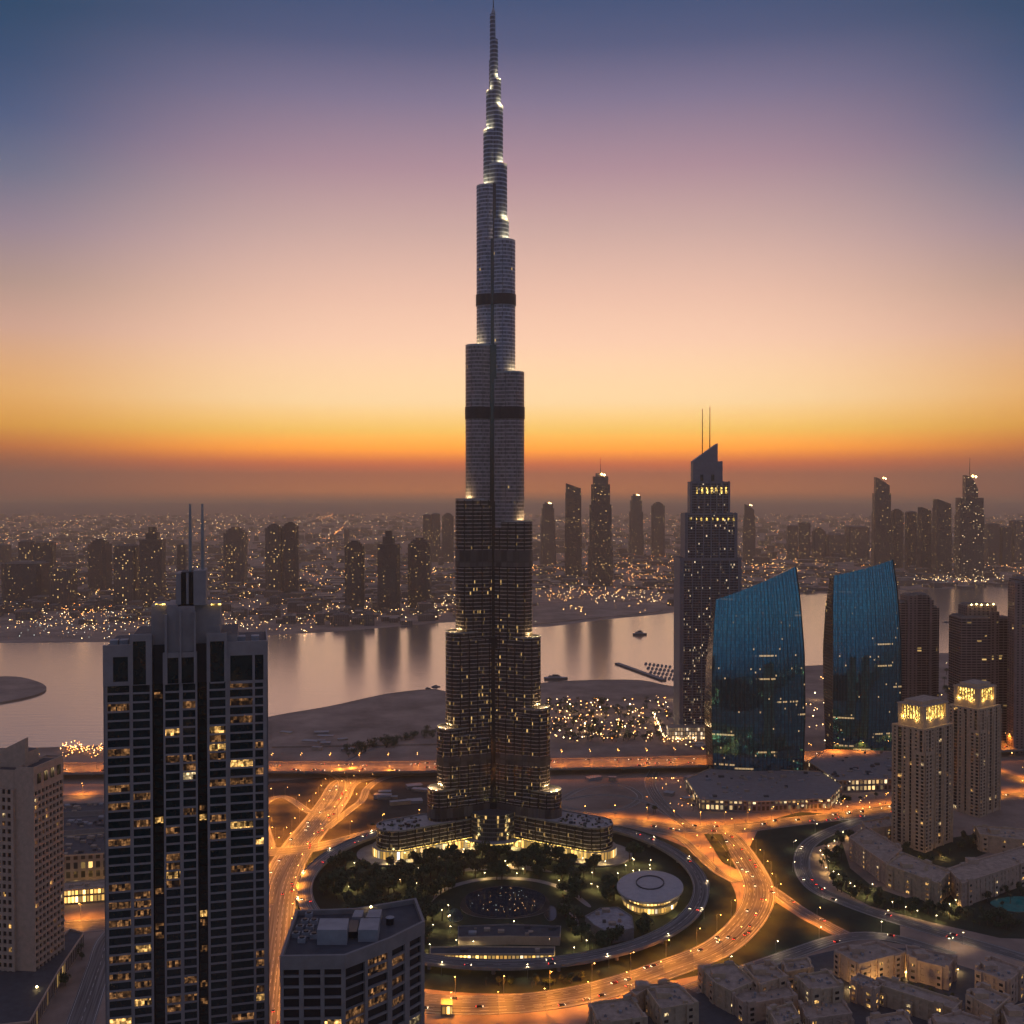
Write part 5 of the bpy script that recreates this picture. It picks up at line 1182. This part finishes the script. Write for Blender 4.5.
strip([(890, 842), (925, 862), (960, 850), (1000, 835)], 32, 9, 'tree in the inner courts of the beige complex', 'trees in the inner courts')
strip([(735, 915), (720, 935), (695, 950), (660, 962), (600, 978), (540, 985), (460, 985)], 46, 4, 'small tree between the ring viaduct and the outer ring road', 'trees between the two ring roads', s=(.5, .9))
strip([(710, 840), (722, 850), (728, 858)], 6, 2, 'shrub-like tree on the traffic island', 'trees on the traffic island', s=(.45, .7))
strip([(880, 985), (910, 992), (950, 1002)], 14, 3, 'tree in the gold-lit villa courtyard', 'trees in the villa courtyard', s=(.5, .8))
strip([(70, 965), (90, 945), (103, 938), (66, 990)], 16, 6, 'dark tree beside the diagonal street', 'trees by the diagonal street')
strip([(780, 812), (820, 806), (870, 800), (640, 815)], 16, 6, 'tree along the cross road below the glass pair', 'trees along the cross road')
pk = MB()
for k in range(230):
    if k < 170: p = G(rnd.uniform(548, 668), rnd.uniform(700, 742))
    else:
        q = rnd.random(); p = G(345+q*92, 752-q*18+rnd.uniform(-3, 6))
    if p.y < 1330: p.y = 1330+rnd.random()*10
    pk.M = Matrix.Translation(p)@Matrix.Scale(rnd.uniform(1.1, 2.2), 4)
    leaf_crown(pk, 3.6, 3.4, 110, rnd.choice([M['foliage'], M['foliage2']]), 3.6, k); pk.tube((0, 0, -.2), (0, 0, 3), .3, .2, M['bark'], 5)
pk.build('park_woodland', None, kind='stuff', label='dark mass of trees in the park and along the track beyond the highway', category='woodland')
strip([(940, 700), (960, 690), (940, 668), (1000, 668)], 30, 30, 'tree behind the gold crowned towers', 'trees behind the crowned towers', s=(1.2, 2.0))
for k in range(5):
    if k not in used: protos[k].location = (G(300, 745).x+k*20, G(300, 745).y, 0); protos[k]['label'] = 'lone tree on the sand flat'

# ------------------------------------------------------------------ lamps
def lamp_proto(name, h, arm, m, power, col, cone, label, double=False):
    r = root(name, label, 'street lamp'); b = MB(); b.tube((0, 0, 0), (0, 0, h), .16, .09, M['steel'], 8, False); b.build('pole', r)
    for sg in ((1, -1) if double else (1,)):
        b = MB(); b.tube((0, 0, h-.1), (0, sg*arm, h+.4), .07, .05, M['steel'], 6); b.build('arm', r)
        b = MB(); b.ball((0, sg*arm, h+.25), .42, m, .5); b.build('lamp_head', r)
    o = point('lamp_light', r, (0, arm*.5 if not double else 0, h-.2), power, col, .35, spot=cone, key=name); return reg(r)
SOD = (1, .32, .03)
LP = {'hw': lamp_proto('highway_lamp', 16, 4, M['lamp_o'], 62000, (1, .27, .03), 158, '', True), 'so': lamp_proto('street_lamp', 14, 3.2, M['lamp_o'], 36000, SOD, 138, ''),
      'wh': lamp_proto('garden_lamp', 5, .5, M['lamp_w'], 3200, (1, .66, .24), 170, ''), 'gr': lamp_proto('street_lamp', 9, 2.0, M['lamp_w'], 2600, (1, .72, .42), 150, '')}
lused = set()
def put_lamp(k, x, y, z, rz, label, group):
    if k not in lused:
        lused.add(k); o = LP[k]; o.location = (x, y, z); o.rotation_euler = (0, 0, rz); o['label'] = label; o['group'] = group
    else: copy_tree(LP[k], None, (x, y, z), rz, label, group)
def along(pts, step, side, off, k, label, group, z=0, cut=None, start=0):
    s = start
    for i in range(1, len(pts)-1):
        s += 6
        if s >= step:
            s = 0; p = pts[i]; d = (pts[i+1]-pts[i-1]); d.z = 0; d.normalize(); n = Vector((-d.y, d.x, 0))*side
            x, y = p.x+n.x*off, p.y+n.y*off
            if abs(x) > .52*y+10: continue
            put_lamp(k, x, y, z, math.atan2(-n.y, -n.x)-PI/2, label, group)
along(hwy, 36, 1, 0, 'hw', 'twin-arm sodium lamp on the median of the wide highway', 'lamps along the highway', 9)
along(link, 28, 1, 19, 'so', 'sodium lamp beside the orange link road at left', 'lamps along the link road'); along(link, 30, -1, 19, 'so', 'sodium lamp beside the orange link road at left', 'lamps along the link road', start=18)
along(ringo, 28, 1, 14.5, 'so', 'sodium lamp along the orange outer ring road', 'lamps along the outer ring road'); along(ringo, 34, -1, 14.5, 'so', 'sodium lamp along the orange outer ring road', 'lamps along the outer ring road')
along(cross, 26, 1, 15, 'so', 'sodium lamp along the cross road behind the garden', 'lamps along the cross road')
along(west_r, 36, 1, 12.5, 'so', 'sodium lamp along the road left of the tower podium', 'lamps along the west road')
along(loop, 34, 1, 6, 'so', 'sodium lamp on the curved loop ramp', 'lamps on the loop ramp'); along(ramp_r, 40, 1, 6, 'so', 'sodium lamp on the slip ramp to the highway', 'lamps on the slip ramp')
along(citys, 32, 1, 13.5, 'so', 'sodium lamp on the street in front of the golden arcade', 'lamps on the city street'); along(svc, 44, 1, 10, 'so', 'sodium lamp on the service road under the highway', 'lamps on the service road')
along(ywest, 36, 1, 6.5, 'so', 'sodium lamp beside the traffic island', 'lamps at the junction'); along(rise, 54, -1, 8, 'so', 'sodium lamp on the branch crossing the lawn', 'lamps on the east branch')
along(east_ramp, 34, 1, 12, 'so', 'sodium lamp on the ramp at the right edge', 'lamps on the east ramp'); along(greyr, 60, -1, 10, 'gr', 'white lamp beside the curved grey road', 'lamps along the grey road'); along(southr, 48, 1, 9, 'gr', 'white lamp beside the villa road', 'lamps along the villa road')
along(innr, 60, -1, 8, 'gr', 'lamp on the rim of the grey ring viaduct', 'lamps on the ring viaduct', z=0)
for px, py in ((843, 837), (838, 840), (834, 846), (829, 851), (821, 856), (823, 860), (828, 866), (834, 868), (826, 873), (833, 877), (838, 880), (848, 838), (851, 889), (855, 892), (865, 896), (868, 899), (872, 890), (893, 908), (905, 913), (918, 917), (936, 922), (950, 910), (955, 906), (951, 916)):
    p = G(px, py); put_lamp('wh', p.x, p.y, 0, rnd.random()*6, 'short garden lamp below the beige complex', 'garden lamps of the beige complex')
n = 0
while n < 100:
    a = rnd.random()*2*PI; rr_ = 155*math.sqrt(rnd.random()); x, y = -8+rr_*math.cos(a), 930+rr_*math.sin(a)
    if y > 1030 or in_wing(x, y, 2) or inside(x, y, blocked[0]): continue
    n += 1; put_lamp('wh', x, y, 0, rnd.random()*6, 'short garden lamp in the round garden', 'lamps of the round garden')
# bulbs too many to be things: park and marina lights
b = MB()
for k in range(190):
    u = rnd.random(); px = rnd.uniform(548, 668); py = rnd.uniform(700, 744)
    p = G(px, py); b.ball((p.x, p.y, rnd.uniform(3, 9)), rnd.uniform(.35, .85), rnd.choice([lw[0], lw[0], lw[1], lw[3], lw[3], lw[2]]))
for k in range(34):
    p = G(653+k*.33+rnd.uniform(-1, 1), 716+k*.75); b.ball((p.x, p.y, 6), rnd.uniform(.4, .7), lw[2])
for k in range(40):
    p = G(rnd.uniform(664, 706), rnd.gauss(741, 3)); b.ball((p.x, p.y, rnd.uniform(3, 9)), rnd.uniform(.4, .8), rnd.choice([lw[0], lw[2]]))
for k in range(240):
    p = G(rnd.uniform(806, 1030), rnd.gauss(715, 18)); b.ball((p.x, p.y, rnd.uniform(3, 9)), rnd.uniform(.4, .9), rnd.choice([lw[0], lw[3], lw[2]]))
for k in range(60):
    p = G(rnd.uniform(680, 890), rnd.gauss(806, 3)); b.ball((p.x, p.y, rnd.uniform(2, 5)), rnd.uniform(.25, .5), rnd.choice([lw[0], lw[1], lw[2]]))
for k in range(14):
    p = G(rnd.uniform(640, 690), rnd.uniform(780, 815)); b.ball((p.x, p.y, rnd.uniform(2, 5)), rnd.uniform(.25, .5), rnd.choice([lw[0], lw[1]]))
for k in range(90):
    p = G(rnd.uniform(60, 110), rnd.gauss(752, 3)); b.ball((p.x, p.y, rnd.uniform(2, 8)), rnd.uniform(.3, .7), rnd.choice([lw[0], lw[1]]))
b.build('park_lights', None, kind='stuff', label='many small bulbs in the park, marina and car parks', category='lights')
# real light in the park
for px, py in ((570, 712), (600, 715), (630, 712), (655, 722), (585, 732), (625, 735), (690, 738), (675, 700), (850, 770), (870, 772), (815, 700)):
    p = G(px, py); r = root('park_lamp_post', 'tall lamp post standing in the park beyond the highway', 'street lamp', tuple(p), 0, 'tall lamps in the park'); b = MB(); b.tube((0, 0, 0), (0, 0, 12), .2, .12, M['steel'], 8); b.build('pole', r); b = MB(); b.ball((0, 0, 12.4), .8, M['lamp_w']); b.build('lamp_head', r); point('park_glow', r, (0, 0, 11.6), 5000, (1, .66, .3), .5)

# ------------------------------------------------------------------ cars
cps = []
for k, c in enumerate(((.5, .5, .5), (.03, .03, .035), (.25, .05, .04), (.12, .13, .15))):
    pm = mat('car_paint_%d' % k, c, .3, .3, var=0); r = root('car', '', 'car'); b = MB()
    b.prism([(-2.2, -.9), (2.2, -.9), (2.3, -.6), (2.3, .6), (2.2, .9), (-2.2, .9), (-2.3, .6), (-2.3, -.6)], .35, .85, pm, pm, True)
    lo, hi = [(-1.7, -.82), (1.1, -.82), (1.1, .82), (-1.7, .82)], [(-1.2, -.68), (.5, -.68), (.5, .68), (-1.2, .68)]
    for i in range(4):
        j = (i+1) % 4; b.poly([(*lo[i], .85), (*lo[j], .85), (*hi[j], 1.4), (*hi[i], 1.4)], M['glassd'])
    b.poly([(*p, 1.4) for p in hi], pm)
    for x in (-1.4, 1.4):
        for y in (-.85, .85): b.tube((x, y-.1, .33), (x, y+.1, .33), .33, .33, M['dsteel'], 10)
    b.build('body', r)
    for y in (-.62, .62):
        b = MB(); b.box(2.25, 2.42, y-.2, y+.2, .5, .78, M['head']); b.build('headlight', r)
        b = MB(); b.box(-2.42, -2.25, y-.2, y+.2, .55, .8, M['red']); b.build('taillight', r)
    cps.append(reg(r))
cused = set(); nc = 0
where = {'highway': 'on the raised highway', 'link_road': 'on the orange link road at left', 'outer_ring_road': 'on the orange outer ring road', 'cross_road': 'on the cross road behind the garden', 'west_road': 'on the road left of the tower podium',
         'curved_grey_road': 'on the curved grey road', 'villa_road': 'on the villa road', 'inner_ring_viaduct': 'on the ring viaduct', 'city_street': 'on the street by the golden arcade', 'east_branch': 'on the branch across the lawn'}
cname = ['silver', 'black', 'dark red', 'grey']
for nm, pts, w, e in ROADS:
    if nm not in where: continue
    dens = {'highway': .2, 'link_road': .2, 'outer_ring_road': .2, 'cross_road': .2}.get(nm, .06)
    for i in range(3, len(pts)-3):
        for sg in (1, -1):
            if rnd.random() > dens: continue
            p = pts[i]; d = (pts[i+1]-pts[i-1]); d.z = 0; d.normalize(); n = Vector((-d.y, d.x, 0)); off = rnd.uniform(.25, .85)*w/2-1 if w > 15 else w/4
            x, y = p.x+n.x*off*sg, p.y+n.y*off*sg
            if abs(x) > .5*y: continue
            rz = math.atan2(d.y, d.x)+(PI if sg > 0 else 0); k = rnd.randrange(4); zz = e if nm in ('highway', 'inner_ring_viaduct') else e+.02
            lab = '%s car with lights on %s' % (cname[k], where[nm]); grp = 'cars '+where[nm]; nc += 1
            if k not in cused: cused.add(k); o = cps[k]; o.location = (x, y, zz); o.rotation_euler = (0, 0, rz); o['label'] = lab; o['group'] = grp
            else: copy_tree(cps[k], None, (x, y, zz), rz, lab, grp)
# ------------------------------------------------------------------ boats, marina, jetties
def boat(label, px, py, L, wdt, hgt, rz):
    p = G(px, py, .5); r = root('boat', label, 'boat', (p.x, p.y, .5), rz)
    b = MB(); b.prism([(-L, -wdt), (L*.55, -wdt), (L, 0), (L*.55, wdt), (-L, wdt)], -.3, hgt*.4, M['dgrey'], M['lgrey']); b.build('hull', r)
    b = MB(); b.box(-L*.65, L*.35, -wdt*.7, wdt*.7, hgt*.4+.01, hgt*.75, M['lgrey'], M['dgrey']); b.box(-L*.3, L*.2, -wdt*.5, wdt*.5, hgt*.76, hgt, M['dgrey']); b.build('cabin', r)
    b = MB(); b.tube((0, 0, hgt), (0, 0, hgt*1.5), .3, .15, M['steel'], 6); b.build('mast', r); return r
boat('dark ferry crossing the bay right of the supertall', 640, 635, 17, 6, 11, .1)
boat('small dark boat moored off the sand flat left of the supertall', 436, 687, 8, 2.4, 3.4, .2); boat('tiny low boat beside the moored one off the sand flat', 428, 688.5, 5, 1.6, 2.2, .1)
boat('dark barge on the bay at right, between the rose-beige towers', 947, 622.5, 9, 3, 3.5, 0); boat('small dark boat just right of the barge on the bay', 953, 624, 5, 2, 2.6, .1)
boat('pale pavilion barge moored behind the supertall', 556, 679, 22, 8, 8, .05)
j0, j1 = G(617, 664, .5), G(664, 681, .5); b = MB(); d = (j1-j0).normalized(); n = Vector((-d.y, d.x, 0))*5
b.prism([tuple((j0-n)[:2]), tuple((j1-n)[:2]), tuple((j1+n)[:2]), tuple((j0+n)[:2])], 0, 3.2, M['dgrey'], M['concrete']); b.build('breakwater', None, label='long dark breakwater guarding the marina', category='breakwater')
bk = []
mbp = root('moored_yacht', '', 'boat'); b = MB(); b.prism([(-7, -2), (4, -2), (8, 0), (4, 2), (-7, 2)], 0, 1.6, M['lgrey'], M['concrete']); b.build('hull', mbp); b = MB(); b.box(-4, 2, -1.3, 1.3, 1.61, 3.2, M['paving']); b.build('cabin', mbp); reg(mbp)
i = 0
for row in range(4):
    for c in range(7):
        p = G(646+c*4+row*2.5, 664+row*4.2+c*.5, .5); lab = 'pale yacht moored in rows behind the breakwater'
        if i == 0: mbp.location = p; mbp['label'] = lab; mbp['group'] = 'yachts in the marina'; mbp.rotation_euler = (0, 0, 1.2)
        else: copy_tree(mbp, None, p, 1.2+rnd.uniform(-.1, .1), lab, 'yachts in the marina')
        i += 1
# ------------------------------------------------------------------ haze
me = bpy.data.meshes.new('haze'); X0_, X1_, Y0_, Y1_, Z0_, Z1_ = -30000, 30000, -7000, 34000, -1.5, 930
me.from_pydata([(x, y, z) for z in (Z0_, Z1_) for x, y in ((X0_, Y0_), (X1_, Y0_), (X1_, Y1_), (X0_, Y1_))], [], [(3, 2, 1, 0), (4, 5, 6, 7), (0, 1, 5, 4), (1, 2, 6, 5), (2, 3, 7, 6), (3, 0, 4, 7)])
hz = bpy.data.objects.new('haze', me); COL.objects.link(hz); hz['kind'] = 'stuff'; hz['label'] = 'warm dusk haze over the whole city'; hz['category'] = 'haze'
hm = bpy.data.materials.new('haze_air'); hm.use_nodes = True; t = hm.node_tree; t.nodes.clear(); pv = nn(t, 'ShaderNodeVolumePrincipled'); ho = nn(t, 'ShaderNodeOutputMaterial'); t.links.new(pv.outputs[0], ho.inputs['Volume'])
pv.inputs['Density'].default_value = 8e-5; pv.inputs['Color'].default_value = (1, .84, .63, 1); pv.inputs['Anisotropy'].default_value = .55
hm.cycles.homogeneous_volume = True
me.materials.append(hm)
print('trees', NT, 'cars', nc, 'far lights', nl, 'objects', len(bpy.data.objects))
